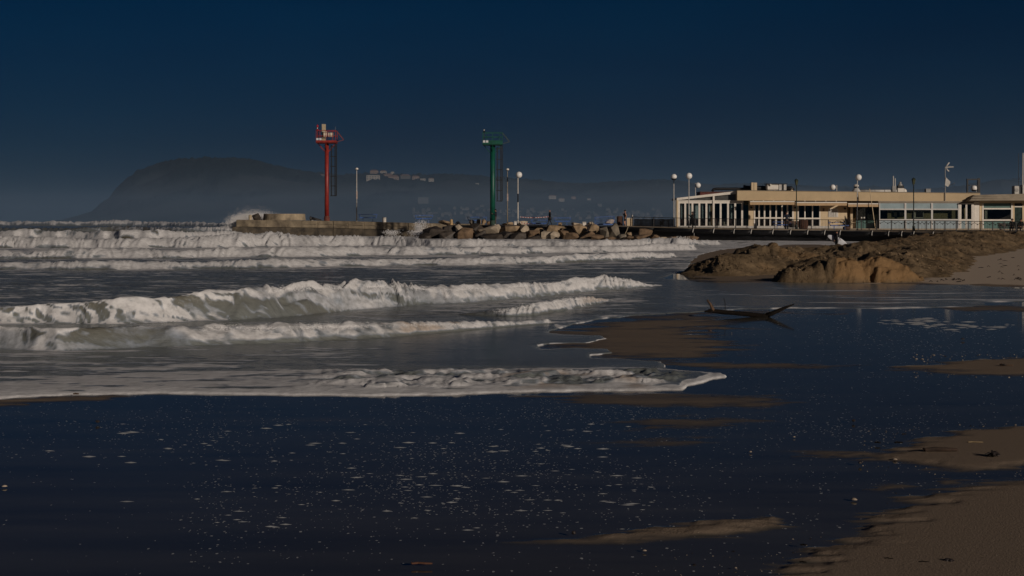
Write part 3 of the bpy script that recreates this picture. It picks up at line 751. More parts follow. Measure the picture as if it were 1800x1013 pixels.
# ------------------------------------------------------------------ pier with black rolled edge over painted shade
pier = thing('pier', 'long low paved pier with black rolled edge over painted shade running past the beach restaurant', 'pier')
def strip(name, pts_a, pts_b, m, parent=None):
    vs, fs = [], []
    for a, b in zip(pts_a, pts_b): vs += [a, b]
    for i in range(len(pts_a) - 1): fs.append((2 * i, 2 * i + 2, 2 * i + 3, 2 * i + 1))
    return MB().add(vs, fs).build(name, m, parent)
cols = list(range(785, 2400, 15))
strip('deck', [deck(c, 0.05) for c in cols], [deck(c, 0) + Vector((0, 60 if c > 1140 else 9, 0)) for c in cols], PAVE, pier)
strip('shade_sheet', [deck(c, 0.10) - Vector((0, 0, 0.02)) for c in cols], [Vector((deck(c, 0.35).x, deck(c, 0.35).y, -0.8)) for c in cols], ROLLSHADE, pier)  # near-black sheet: the shade under the deck put into its colour
# pale paved kerb along the edge
for a, b in zip(list(range(1085, 2300, 60)), list(range(1145, 2360, 60))):
    p, q = deck(a, 0.30), deck(b, 0.30)
    MB().bar(p + Vector((0, 0, 0.05)), q + Vector((-0.02, 0, 0.05)), 0.45, 0.10).build('kerb_stone', PAVE, pier)
random.seed(3)
segs = [(848, 903, .13), (905, 962, .14), (964, 1022, .14), (1024, 1083, .15), (1085, 1150, .17), (1151, 1218, .20), (1219, 1254, .24), (1255, 1290, .25), (1291, 1320, .26), (1321, 1358, .25), (1359, 1389, .26), (1390, 1419, .26), (1420, 1449, .26),
        (1450, 1476, .27), (1477, 1532, .27), (1533, 1561, .27), (1562, 1584, .26), (1585, 1605, .27), (1606, 1639, .27), (1640, 1690, .24), (1692, 1760, .20), (1762, 1830, .2), (1832, 1920, .2)]
for a, b, r in segs:
    n = 5
    pts = []
    for i in range(n + 1):
        c = a + (b - a) * i / n
        p = deck(c, -0.05); p.z -= r * 0.9 + 0.05 * math.sin(math.pi * i / n) * (1 if a > 1200 else 0.3)
        pts.append(p)
    MB().tube(pts, [r * (0.92 if i in (0, n) else 1.0) * random.uniform(.95, 1.05) for i in range(n + 1)], 10).build('edge_roll', ROLLSHADE, pier, smooth=True)
# ------------------------------------------------------------------ railing on the pier edge
rail = thing('pier_railing', 'dark iron railing with thin balusters along the edge of the pier', 'railing')
POSTS = [1112, 1149, 1184, 1222, 1258, 1293, 1330, 1362, 1394, 1426, 1456, 1486, 1514, 1541, 1567, 1591, 1614, 1628, 1643, 1661, 1681, 1702, 1724, 1745, 1765, 1786, 1806, 1828, 1850, 1890, 1930]
RH = 1.06
for c in POSTS:
    p = deck(c, 0.22)
    h = RH + 0.04
    MB().bar(p + Vector((0, 0, 0.02)), p + Vector((0, 0, h)), 0.085 if c != 1112 else 0.12).build('post', DARKIRON, rail)
for a, b in zip(POSTS[:-1], POSTS[1:]):
    p, q = deck(a, 0.22), deck(b, 0.22)
    MB().bar(p + Vector((0, 0, RH)), q + Vector((0, 0, RH)), 0.06, 0.05).build('top_rail', DARKIRON, rail)
    MB().bar(p + Vector((0, 0, 0.14)), q + Vector((0, 0, 0.14)), 0.035, 0.04).build('bottom_rail', DARKIRON, rail)
bal = MB(); gar = MB()
for a, b in zip(POSTS[:-1], POSTS[1:]):
    p, q = deck(a, 0.22), deck(b, 0.22)
    n = max(4, int((q - p).length / 0.14))
    for i in range(1, n):
        w = p.lerp(q, i / n)
        bal.bar(w + Vector((0, 0, 0.14)), w + Vector((0, 0, RH)), 0.016)
    if a >= 1430:       # drooping garland scrolls under the top rail
        for k in range(2):
            pts = []
            for i in range(7):
                t = (k + i / 6) / 2
                w = p.lerp(q, t); w.z += RH - 0.10 - 0.16 * math.sin(math.pi * i / 6)
                pts.append(w)
            gar.tube(pts, 0.020, 5)
            w = p.lerp(q, (k + 0.5) / 2); w.z += RH - 0.30
            gar.ball(w, 0.05, 6, 4)
o = bal.build('balusters', DARKIRON, rail); o['kind'] = 'stuff'
o = gar.build('garland', DARKIRON, rail)
for c in [1219, 1255, 1291, 1321, 1359, 1390, 1420, 1450, 1477, 1533, 1562, 1585, 1606, 1640]:
    p = deck(c, 0.0)
    pts = [p + Vector((0.03, 0.10, 0.06)), p + Vector((0.0, -0.14, 0.04)), p + Vector((-0.07, -0.26, -0.12)), p + Vector((-0.12, -0.34, -0.30)), p + Vector((-0.11, -0.36, -0.42))]
    MB().tube(pts, [0.035, 0.045, 0.05, 0.045, 0.03], 6).build('bracket', PALEG, rail, smooth=True)
p = deck(1220, -0.2); MB().bar(p + Vector((0, -.1, -0.45)), p + Vector((0, -.1, -1.5)), 0.05).build('drain_pipe', GREYM, rail)

# ------------------------------------------------------------------ concrete mole on the left
def mole_pt(px, t=0.0):
    D = float(np.interp(px, [408, 580, 742, 850], [187, 183, 177, 174]))
    z = float(np.interp(px, [408, 440, 470, 580, 742, 850], [2.10, 2.10, 2.05, 1.97, 1.66, 1.56]))
    return Vector(((px - 900) / FPX * D, D, z))
mole = thing('harbour_mole', 'weathered concrete mole with a dark wet foot reaching out into the breakers', 'mole')
bx = [408, 434, 468, 502, 530, 558, 586, 612, 640, 668, 694, 718, 742, 768, 796, 822, 850]
random.seed(5)
for i, (a, b) in enumerate(zip(bx[:-1], bx[1:])):
    p, q = mole_pt(a), mole_pt(b)
    q = q - (q - p).normalized() * 0.02
    w = 8.0
    in0 = Vector((0, random.uniform(0, .10), 0))
    e0 = 0.45 if i == 0 else 0.0
    # upper course, lower wet course, each block on its own
    def block(name, z0a, z1a, z0b, z1b, yoff, m, cut=0.0):
        A = Vector((p.x, p.y + yoff, 0)) + in0; B = Vector((q.x, q.y + yoff, 0)) + in0
        A2 = A + Vector((cut * 1.2, 0, 0)) if cut else A
        vs = [(A2.x, A.y - 0.0, z0a), (B.x, B.y, z0b), (B.x, B.y + w, z0b), (A2.x, A.y + w, z0a),
              (A.x + cut, A.y + cut, z1a), (B.x, B.y, z1b), (B.x, B.y + w, z1b), (A.x + cut, A.y + w, z1a)]
        MB().add(vs, [(3, 2, 1, 0), (4, 5, 6, 7), (0, 1, 5, 4), (1, 2, 6, 5), (2, 3, 7, 6), (3, 0, 4, 7)]).build(name, m, mole, bevel=0.02)
    block('concrete_block', p.z - 0.92, p.z, q.z - 0.92, q.z, 0.0, CONC, e0)
    block('foot_block', -0.8, p.z - 0.95, -0.8, q.z - 0.95, -0.10, CONCW, e0 * 0.0)
    if i >= 4:
        MB().bar(p + in0 + Vector((0.1, -0.03, -0.42)), q + in0 + Vector((-0.1, -0.03, -0.42)), 0.10, 0.10).build('coping_ledge', CONC, mole)
# round gun-platform like slab on the head of the mole
p = mole_pt(493); s = mpp(p)
pl = thing('round_platform', 'low round concrete platform standing on the head of the mole', 'platform', p + Vector((0, 3.2, 0.01)))
prof = [(37.5 * s * 1.02, 0), (37.5 * s, 0.15), (36.6 * s, 0.80), (36.3 * s, 0.86)]
MB().lathe(prof, 40).build('drum', CONC, pl)
# post and lump
p = mole_pt(437) + Vector((0, 1.2, 0.01))
t = thing('mooring_post', 'short pale stone mooring post at the seaward end of the mole', 'bollard', p)
MB().lathe([(0.24, 0), (0.23, 0.5), (0.21, 0.62), (0.10, 0.66)], 12).build('shaft', mat('pale_stone', (0.46, 0.38, 0.26), 0.9, var=0.15), t, smooth=False)

# ------------------------------------------------------------------ boulders
def rock_mesh(sx, sy, sz, seed, m, flat=0.0):
    rnd = random.Random(seed)
    bm = bmesh.new()
    n = 15
    for i in range(n):
        u = rnd.uniform(-1, 1); a = rnd.uniform(0, 2 * math.pi); r = math.sqrt(1 - u * u)
        k = rnd.uniform(0.86, 1.12)
        # push towards a box so that the faces read as split stone
        v = Vector((r * math.cos(a), r * math.sin(a), u)) * k
        mx = max(abs(v.x), abs(v.y), abs(v.z)); v = v.lerp(v / mx * 0.95, 0.5)
        bm.verts.new((v.x * sx, v.y * sy, v.z * sz))
    r = bmesh.ops.convex_hull(bm, input=bm.verts[:])
    bmesh.ops.delete(bm, geom=[g for g in r['geom_interior'] if isinstance(g, bmesh.types.BMVert)], context='VERTS')
    bmesh.ops.bevel(bm, geom=bm.edges[:], offset=min(sx, sy, sz) * 0.10, segments=2, affect='EDGES', clamp_overlap=True, profile=0.6)
    for v in bm.verts:
        d = 0.03 * min(sx, sz) * math.sin(v.co.x * 5 + seed) * math.cos(v.co.z * 6 + v.co.y * 4 + seed)
        v.co += v.normal * d if v.normal.length else Vector()
    bmesh.ops.recalc_face_normals(bm, faces=bm.faces[:])
    me = bpy.data.meshes.new('boulder'); bm.to_mesh(me); bm.free()
    me.materials.append(m)
    return me
ROCKM = dict(
    pale=mat('pale_rock', (0.40, 0.33, 0.245), 0.95, var=0.15, scale=1.4, bump=0.03),
    tan=mat('tan_rock', (0.285, 0.205, 0.125), 0.95, var=0.20, scale=1.4, bump=0.03),
    brown=mat('brown_rock', (0.175, 0.115, 0.068), 0.9, var=0.22, scale=1.4, bump=0.03),
    grey=mat('grey_rock', (0.195, 0.165, 0.125), 0.9, var=0.2, scale=1.4, bump=0.03),
    dark=mat('dark_wet_rock', (0.060, 0.048, 0.038), 0.55, var=0.25, scale=1.4, bump=0.03))
ROCKS = [  # cx, cy, w, h, tone, depth in front of the edge, label
    (763, 411, 40, 24, 'dark', 4.5, 'big dark wet boulder at the seaward end of the rock pile, under the splash'),
    (748, 417, 22, 14, 'dark', 6, 'small dark wet boulder lowest at the left tip of the rock pile'),
    (790, 405, 30, 15, 'dark', 3.0, 'dark flat boulder in front of the tan bollard, high on the pile'),
    (787, 416, 30, 16, 'dark', 5.5, 'dark wet boulder low in the surf below the tan bollard'),
    (807, 402, 14, 15, 'pale', 3.4, 'small pale pointed rock leaning against the black tyre'),
    (817, 413, 32, 22, 'brown', 5, 'smooth brown boulder with a sloping right side below the black tyre'),
    (825, 408, 22, 18, 'brown', 2.2, 'brown rock squeezed behind the smooth brown boulder below the tyre'),
    (840, 400, 24, 12, 'dark', 1.6, 'dark square boulder against the ledge left of the green tower'),
    (843, 414, 24, 18, 'dark', 4.0, 'dark boulder at the left foot of the pale slab'),
    (857, 404, 40, 17, 'pale', 3.2, 'large pale slab with a flat tilted top below the green tower'),
    (866, 417, 38, 13, 'dark', 5.2, 'long dark wet rock under the pale slab, at the water'),
    (898, 405, 44, 16, 'tan', 2.6, 'long rounded buff boulder below the white globe lamp'),
    (920, 405, 18, 16, 'pale', 3.4, 'pale wedge of rock with a bright sloping face right of the globe lamp'),
    (890, 416, 30, 16, 'dark', 4.6, 'dark boulder in the surf under the long buff boulder'),
    (911, 417, 26, 14, 'dark', 5.4, 'dark wet boulder under the pale wedge'),
    (936, 412, 24, 14, 'brown', 4.0, 'brown tilted boulder left of the two white-edged rocks'),
    (947, 407, 20, 11, 'tan', 2.2, 'tan block under the left blue bench by the standing figure'),
    (936, 420, 26, 9, 'dark', 6, 'low dark rock washed by foam below the striped tape'),
    (961, 415, 20, 15, 'pale', 4.6, 'left one of two white-edged rocks below the figure in the long coat'),
    (975, 414, 16, 13, 'pale', 4.4, 'right one of two white-edged rocks below the figure in the long coat'),
    (977, 405, 30, 15, 'tan', 2.4, 'tan slab sloping down to the right below the figure in the long coat'),
    (988, 413, 24, 15, 'brown', 3.4, 'rounded brown boulder right of the white-edged rocks'),
    (998, 406, 20, 9, 'tan', 2.0, 'flat tan stone below the right blue bench'),
    (1017, 404, 26, 17, 'tan', 2.2, 'big squarish tan boulder left of the dark seaweed clump'),
    (1006, 416, 24, 13, 'brown', 4.6, 'brown boulder in the surf under the flat tan stone'),
    (1032, 415, 26, 14, 'brown', 4.2, 'brown boulder in the surf below the squarish tan boulder'),
    (1043, 404, 19, 15, 'tan', 2.0, 'tan-grey boulder with a peaked top right of the seaweed clump'),
    (1062, 412, 15, 22, 'grey', 3.0, 'upright grey boulder left of the big round grey one'),
    (1050, 418, 22, 10, 'brown', 5.2, 'low brown rock at the foot of the upright grey boulder'),
    (1079, 407, 22, 23, 'grey', 2.0, 'big round grey boulder below the brown litter bin'),
    (1073, 419, 20, 9, 'brown', 5, 'flat brown stone at the foot of the big round grey boulder'),
    (1092, 417, 18, 9, 'grey', 4, 'flat grey stone right of the big round grey boulder'),
    (1104, 413, 12, 10, 'tan', 2.8, 'small tan stone under the slanting rope'),
    (1110, 420, 22, 9, 'brown', 4.6, 'low brown rock at the waterline below the start of the railing'),
    (1135, 409, 22, 13, 'brown', 1.6, 'rounded brown boulder high against the painted shade below the railing'),
    (1130, 418, 30, 11, 'brown', 4.0, 'dark brown boulder at the waterline under the rounded brown one'),
    (1152, 418, 20, 9, 'brown', 3.6, 'brown stone just left of the pale flat sliver'),
    (1164, 420, 17, 6, 'pale', 4.2, 'pale flat sliver of rock near the right end of the rock pile'),
    (1180, 421, 24, 9, 'brown', 3.4, 'low brown rock just before the breaking wave at the right end'),
    (1214, 421, 28, 10, 'brown', 2.6, 'brown rock standing alone under the railing right of the breaking wave'),
    (1199, 425, 16, 7, 'brown', 4, 'small rock half covered by the breaking wave at the right end'),
]
for i, (cx, cy, w, h, tone, off, lab) in enumerate(ROCKS):
    e = edge(cx); D = e.y - off; s = D / FPX
    c = Vector(((cx - 900) * s, D, EYE - (cy - HZ) * s))
    me = rock_mesh(w * s * 0.60, max(0.6, w * s * 0.45), h * s * 0.62, 100 + i * 7, ROCKM[tone])
    o = bpy.data.objects.new('boulder', me); C.objects.link(o)
    o.location = c; o.rotation_euler = (random.uniform(-.12, .12), random.uniform(-.2, .2), random.uniform(-.3, .3))
    tag(o, lab, 'boulder', 'boulders piled against the pier')
# rocks on the far side of the deck
for i, (cx, cy, w, h, tone, off, lab) in enumerate([
    (829, 391, 9, 8, 'grey', 5, 'small rounded rock under the left end of the bench by the green tower'),
    (842, 390.5, 8, 9, 'tan', 5, 'small rounded rock under the middle of the bench by the green tower'),
    (850.5, 391, 8, 9, 'tan', 5, 'small rounded rock under the right end of the bench by the green tower'),
    (858.5, 391.5, 6, 8, 'brown', 5.2, 'small rock close to the left of the green tower foot'),
    (785, 391, 26, 8, 'tan', 4, 'broad tan mound of rock behind the tan bollard'),
    (892, 393, 20, 5, 'tan', 4.5, 'low pinkish mound behind the thin lamp post right of the green tower'),
    (919, 392, 18, 6, 'pale', 5, 'low pinkish stone heap at the foot of the white globe lamp'),
    (984, 394, 8, 5, 'tan', 4, 'small tan stone under the blue bench right of the figure in the coat'),
    (1015, 393, 20, 6, 'pale', 5, 'low grey stone heap left of the white box bin'),
    (1039, 393.5, 12, 6, 'pale', 5, 'low grey stone heap right of the white box bin'),
    (1072, 390, 16, 8, 'pale', 6.5, 'pale stone heap showing through the blue mesh barrier'),
    (451, 381.5, 14, 11, 'dark', -26, 'dark jagged boulder between the mooring post and the round platform')]):
    e = edge(cx) if cx > 640 else mole_pt(cx) + Vector((0, 1.5, 0))
    D = e.y + (off if cx > 640 else 0); s = D / FPX
    me = rock_mesh(w * s * 0.58, w * s * 0.45, h * s * 0.62, 500 + i * 3, ROCKM[tone])
    o = bpy.data.objects.new('boulder', me); C.objects.link(o)
    o.location = ((cx - 900) * s, D, EYE - (cy - HZ) * s)
    tag(o, lab, 'boulder', 'rocks lying on the pier and mole')

# ------------------------------------------------------------------ spray thrown up by the breakers
def spray(name, blobs, n, seed, size):
    rnd = np.random.RandomState(seed)
    vs, fs = [], []
    base = np.array([(1, 0, 0), (-1, 0, 0), (0, 1, 0), (0, -1, 0), (0, 0, 1), (0, 0, -1)], float)
    tri = [(0, 2, 4), (2, 1, 4), (1, 3, 4), (3, 0, 4), (2, 0, 5), (1, 2, 5), (3, 1, 5), (0, 3, 5)]
    for (cx, cy, cz, sx, sy, sz, wt) in blobs:
        for _ in range(int(n * wt)):
            a = rnd.randn(3)
            p = np.array((cx, cy, cz)) + a * (sx, sy, sz) * np.array((1, 1, 1 if a[2] < 0 else 0.75))
            if p[2] < -0.2: continue
            r = size * rnd.uniform(0.4, 1.4)
            k = len(vs)
            vs += [tuple(p + b * r * rnd.uniform(.7, 1.3)) for b in base]
            fs += [tuple(i + k for i in t) for t in tri]
    m = mat('spray_drops', (0.80, 0.79, 0.78), 0.7, var=0.02)
    o = MB().add(vs, fs).build(name, m)
    tag(o, kind='stuff')
    return o
def sp(px, py, D, wpx, hpx, wt, dy=0.8):
    p = pt(px, py, D); s = D / FPX
    return (p.x, p.y, p.z, wpx * s, dy, hpx * s, wt)
spray('sea_spray', [sp(420, 386, 192, 8, 4, .9), sp(437, 382, 193, 11, 4.5, 1.0), sp(456, 381, 193, 12, 4.5, 1.0), sp(470, 384, 193, 12, 4, .8), sp(445, 374, 193, 16, 6, .16), sp(412, 394, 190, 7, 5, .8),
                    sp(735, 402, 160, 4, 6, .22), sp(742, 395, 160, 6, 5, .12), sp(738, 410, 158, 9, 3, .3), sp(688, 409, 170, 7, 3, .15),
                    sp(1195, 424, 139, 7, 4, .5)], 4000, 3, 0.030)

# ------------------------------------------------------------------ light towers
def tower(name, label, base, s, paint, cabinet, lamp_col, pole_top):
    """base: foot point, s: metres per photo pixel; measurements in photo pixels from the foot"""
    t = thing(name, label, 'light tower', base)
    u = s
    MB().lathe([(5.0 * u, 0), (5.2 * u, 1.2 * u), (5.0 * u, 5.5 * u), (4.2 * u, 8.5 * u)], 14).build('base_flange', mat(('red' if cabinet else 'green') + '_rust', (0.16, 0.045, 0.03) if cabinet else (0.03, 0.06, 0.045), 0.8, var=0.2, scale=5), t)
    MB().tube([(0, 0, 8 * u), (-0.1 * u, 0, 60 * u), (0, 0, pole_top * u)], [(3.9 if cabinet else 4.6) * u, (3.6 if cabinet else 4.4) * u, (3.5 if cabinet else 4.3) * u], 16).build('pole', paint, t, smooth=True)
    z0 = pole_top * u
    X0, X1 = -17.5 * u, 17.5 * u; Y0, Y1 = -13 * u, 13 * u
    fl = 4.6 * u if cabinet else 8.0 * u
    MB().box(X0, X1, Y0, Y1, z0 + 0.6 * u, z0 + 1.2 * u).build('platform_floor', DARKIRON, t)
    tr = MB()
    tr.box(X0, X1, Y0, Y0 + .6 * u, z0, z0 + fl); tr.box(X0, X1, Y1 - .6 * u, Y1, z0, z0 + fl)
    tr.box(X0, X0 + .6 * u, Y0 + .7 * u, Y1 - .7 * u, z0, z0 + fl); tr.box(X1 - .6 * u, X1, Y0 + .7 * u, Y1 - .7 * u, z0, z0 + fl)
    tr.build('toe_board', paint, t)
    for (ax, ay) in ((X0 + 2 * u, 0), (X1 - 2 * u, 0), (0, Y0 + 2 * u), (0, Y1 - 2 * u)):
        MB().bar((ax, ay, z0), (ax * 0.17, ay * 0.17, z0 - 15 * u), 1.2 * u).build('brace', paint, t)
    zt = z0 + 22 * u
    for (ax, ay) in ((X0 + .5 * u, Y0 + .5 * u), (X1 - .5 * u, Y0 + .5 * u), (X0 + .5 * u, Y1 - .5 * u), (X1 - .5 * u, Y1 - .5 * u), (0, Y0 + .5 * u), (X1 * .68, Y0 + .5 * u), (0, Y1 - .5 * u), (X0 * .6, Y0 + .5 * u)):
        MB().bar((ax, ay, z0 + fl), (ax, ay, zt), 0.9 * u).build('railing_post', paint, t)
    for zz in (zt, z0 + fl + (zt - z0 - fl) * 0.45):
        r = MB()
        r.bar((X0, Y0 + .5 * u, zz), (X1, Y0 + .5 * u, zz), .9 * u); r.bar((X0, Y1 - .5 * u, zz), (X1, Y1 - .5 * u, zz), .9 * u)
        r.bar((X0 + .5 * u, Y0, zz), (X0 + .5 * u, Y1, zz), .9 * u); r.bar((X1 - .5 * u, Y0, zz), (X1 - .5 * u, Y1, zz), .9 * u)
        r.build('guard_rail', paint, t)
    # folding frame that sticks out over the ladder
    MB().bar((X1, 0, zt - .5 * u), (X1 + 12 * u, 0, z0 + 6.5 * u), 1.3 * u).bar((X1, 0, z0 + 3 * u), (X1 + 12 * u, 0, z0 + 6.0 * u), .9 * u).build('ladder_hatch_frame', mat(('red' if cabinet else 'green') + '_frame', (0.20, 0.04, 0.03) if cabinet else (0.06, 0.075, 0.05), 0.6), t)
    # ladder with its back guard
    L0, L1, lb = 8.0 * u, 16.8 * u, (44 if cabinet else 42) * u
    ld = MB()
    for xx in (L0, L1, (L0 + L1) / 2 + 2 * u): ld.bar((xx, 0, lb), (xx, 0, z0 + (.0 if xx != L0 else -3 * u)), .85 * u * 1.9)
    ld.build('ladder_rails', BLACKP, t)
    zz = lb
    nr = 6
    for k in range(nr):
        z = lb + (z0 - 6 * u - lb) * k / (nr - 1)
        MB().bar((L0 - 1.6 * u, 0, z), (L1, 0, z), 1.4 * u).build('ladder_hoop', BLACKP, t)
    rg = MB()
    for k in range(26):
        z = lb + (z0 - lb) * k / 26
        rg.bar((L0 + 1 * u, 0.3, z), (L1 - 2 * u, 0.3, z), .25 * u)
    # the navigation lamp on the railing corner
    lx, ly = X0 + 2.8 * u, Y0 + 1.0 * u
    lampm = mat(('red' if cabinet else 'green') + '_lamp', lamp_col, 0.35, var=0.1)
    MB().lathe([(2.2 * u, 0), (2.2 * u, 1.5 * u), (1.2 * u, 2.2 * u)], 10, (lx, ly, zt)).build('lamp_base', lampm, t)
    MB().lathe([(1.5 * u, 2.2 * u), (1.7 * u, 3.6 * u), (1.5 * u, 5.2 * u)], 10, (lx, ly, zt)).build('lamp_lens', mat('lamp_glass', (0.01, 0.01, 0.012), 0.08, var=0.0, spec=0.9), t, smooth=True)
    MB().box(lx - .5 * u, lx + .6 * u, ly - 1.9 * u, ly - 1.5 * u, zt + 3.0 * u, zt + 4.8 * u).build('lamp_reflector', mat('bright_reflector', (0.85, 0.85, 0.8), 0.3), t)
    if cabinet: MB().lathe([(1.5 * u, 5.2 * u), (1.9 * u, 7 * u), (1.2 * u, 9.4 * u), (.3 * u, 10.5 * u)], 10, (lx, ly, zt)).build('lamp_hood', lampm, t)
    MB().bar((lx, ly, z0 + fl), (lx, ly, zt), 1.0 * u).build('lamp_post', DARKIRON if not cabinet else REDP, t)
    # two pale number plates on the toe board
    for k in (0, 1):
        a = X0 + (0.8 + 5.2 * k) * u
        MB().box(a, a + 4.0 * u, Y0 - .4 * u, Y0 - .1 * u, z0 + fl - (4 if not cabinet else -0.4) * u, z0 + fl + (0.0 if not cabinet else 4.0) * u).build('plate', mat('pale_plate', (0.62, 0.65, 0.66), 0.5, var=0.1, scale=9), t)
    if cabinet:
        cm = mat('beige_cabinet', (0.44, 0.36, 0.24), 0.7, var=0.08)
        MB().box(-9.0 * u, -2.4 * u, 0, 6 * u, z0 + 1.3 * u, z0 + 34 * u).build('tall_cabinet', cm, t, bevel=.3 * u)
        pc = mat('cream_box', (0.66, 0.57, 0.45), 0.6, var=0.05)
        MB().box(-6.5 * u, .6 * u, -5 * u, -1 * u, z0 + 11.5 * u, z0 + 21 * u).build('instrument_box', pc, t, bevel=.3 * u)
        MB().box(3.0 * u, 11.8 * u, -5 * u, -2 * u, z0 + 11.5 * u, z0 + 18.6 * u).build('solar_panel_box', pc, t, bevel=.3 * u)
        MB().bar((15 * u, 0, zt), (15 * u, 0, zt + 8 * u), .3 * u).build('whip_aerial', GREYM, t)
    return t
b = mole_pt(574) + Vector((0, 3.0, 0.0)); b.x = (574.5 - 900) * b.y / FPX
tower('light_tower', 'tall red harbour light tower with a cabinet platform and ladder on the mole', b, b.y / FPX, REDP, True, (0.38, 0.02, 0.03), 136)
b = deck(866, 3.0)
tower('light_tower', 'tall green harbour light tower with ladder standing on the pier rocks', b, b.y / FPX, GREENP, False, (0.01, 0.02, 0.02), 140)
# ------------------------------------------------------------------ beach restaurant: front wall parallel to the picture at Y = BY
BY = 148.0
BS = BY / FPX
def wx(px, y=BY): return (px - 900) / FPX * y
def wz(py, y=BY): return EYE - (py - HZ) / FPX * y
def glass_mat(name, tint, refl=0.10, rough=0.03, alpha=0.55):
    m = bpy.data.materials.new(name); m.use_nodes = True
    n, l = m.node_tree.nodes, m.node_tree.links
    n.remove(n['Principled BSDF'])
    tr = n.new('ShaderNodeBsdfTransparent'); tr.inputs['Color'].default_value = (*tint, 1)
    gl = n.new('ShaderNodeBsdfGlossy'); gl.inputs['Roughness'].default_value = rough; gl.inputs['Color'].default_value = (0.9, 0.95, 1, 1)
    fr = n.new('ShaderNodeLayerWeight'); fr.inputs['Blend'].default_value = 0.5
    pw = n.new('ShaderNodeMath'); pw.operation = 'POWER'; pw.inputs[1].default_value = 5.0
    ad = n.new('ShaderNodeMath'); ad.operation = 'ADD'; ad.inputs[1].default_value = 0.05 + refl; ad.use_clamp = True
    l.new(fr.outputs['Facing'], pw.inputs[0]); l.new(pw.outputs[0], ad.inputs[0])
    mx = n.new('ShaderNodeMixShader')
    l.new(ad.outputs[0], mx.inputs['Fac']); l.new(tr.outputs[0], mx.inputs[1]); l.new(gl.outputs[0], mx.inputs[2]); l.new(mx.outputs[0], n['Material Output'].inputs['Surface'])
    return m
GLASS = glass_mat('window_glass', (0.80, 0.83, 0.82), 0.02)
GLASSG = glass_mat('green_glass', (0.62, 0.80, 0.68), 0.03)
GLASSD = glass_mat('dark_glass', (0.66, 0.69, 0.66), 0.01)
FROST = mat('frosted_blue_pane', (0.29, 0.37, 0.39), 0.25, var=0.06, scale=1.0, spec=0.5)
PANELB = mat('pale_blue_panel', (0.34, 0.41, 0.44), 0.35, var=0.08, scale=0.8)
TEAL = mat('teal_panel', (0.10, 0.19, 0.17), 0.3, var=0.12, scale=0.8)
ALU = mat('white_aluminium', (0.55, 0.53, 0.50), 0.45, var=0.05)
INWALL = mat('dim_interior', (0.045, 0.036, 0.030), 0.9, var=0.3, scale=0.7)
CURT = mat('pale_curtain', (0.42, 0.50, 0.52), 0.9, var=0.15, scale=3, stretch=(6, 1, 0.3))
CURTB = mat('ochre_curtain', (0.20, 0.12, 0.05), 0.9, var=0.15, scale=3, stretch=(6, 1, 0.3))
CLOTH = mat('table_cloth', (0.62, 0.56, 0.46), 0.9, var=0.06)
AWN = mat('tan_awning', (0.50, 0.34, 0.19), 0.8, var=0.06)
GREYR = mat('grey_beige_roof', (0.30, 0.25, 0.185), 0.8, var=0.1, scale=0.8)
BRICK = mat('red_brown_sheet', (0.105, 0.022, 0.016), 0.7, var=0.15)

rest = thing('beach_restaurant', 'long flat-roofed cream beach restaurant with a glazed veranda and awnings on the pier', 'restaurant')
def P(name, m, x0, y0, x1, y1, f=0.0, d=0.12, parent=rest, bevel=0.0):
    """box from photo columns x0..x1 and rows y0 (top)..y1, its front f metres before the wall plane, d deep"""
    Y = BY - f
    return MB().box(wx(x0, Y), wx(x1, Y), Y, Y + d, wz(y1, Y), wz(y0, Y)).build(name, m, parent, bevel=bevel)
# floors and back rooms
P('floor_slab', PAVE, 1186, 402.0, 1860, 404.5, 1.6, 14)
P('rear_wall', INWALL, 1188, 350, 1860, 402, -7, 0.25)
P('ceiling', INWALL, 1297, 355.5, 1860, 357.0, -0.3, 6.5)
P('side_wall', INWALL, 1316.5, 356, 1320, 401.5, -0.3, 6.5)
P('side_wall', CREAM, 1495, 358, 1499, 401.5, -0.3, 6.5)
P('side_wall', CREAM, 1716, 356, 1720, 403, -0.3, 6.5)
# --- glazed veranda on the left
sl = lambda x: 348.8 + (336.6 - 348.8) * (x - 1192) / (1297 - 1192)
Y = BY - 0.15
MB().prism([(wx(1190, Y), wz(352.2, Y)), (wx(1190, Y), wz(348.2, Y)), (wx(1297, Y), wz(335.8, Y)), (wx(1297, Y), wz(340.4, Y))], Y, Y + 5.0).build('veranda_roof', WHITE, rest)
MB().prism([(wx(1199), wz(352.2)), (wx(1296), wz(341.2)), (wx(1296), wz(353.0))], BY + .12, BY + .16).build('gable_glass', mat('grey_gable_glass', (0.085, 0.085, 0.08), 0.15, var=0.1, spec=0.6), rest)
P('header_beam', WHITE, 1191, 353.0, 1307, 357.8, 0.05, 0.25)
P('gutter', WHITE, 1191, 352.3, 1307, 353.4, 0.12, 0.12)
VP = [1193.2, 1204.6, 1217.2, 1229.4, 1241.8, 1254.6, 1266.8, 1279.8, 1292.4, 1304.6]
for i, x in enumerate(VP):
    w = 1.6 if i else 2.0
    P('mullion', WHITE, x - w, (343 if i == 5 else 357.8), x + w, 397.5, 0.10 if i != 5 else 0.16, 0.16)
for a, b in zip(VP[:-1], VP[1:]):
    P('pane', GLASS, a + 1.6, 357.8, b - 1.6, 397.2, 0.0, 0.02)
P('pane', GLASSG, 1306.3, 355, 1315.4, 397.2, 0.0, 0.02)
P('sill', PALEG, 1191, 397.2, 1316, 400.6, 0.12, 0.3)
P('corner_post', CREAM, 1189.6, 349.5, 1192.4, 400.6, 0.14, 0.2)
P('downpipe', GREYM, 1187.2, 352, 1188.6, 398, 0.1, 0.08)
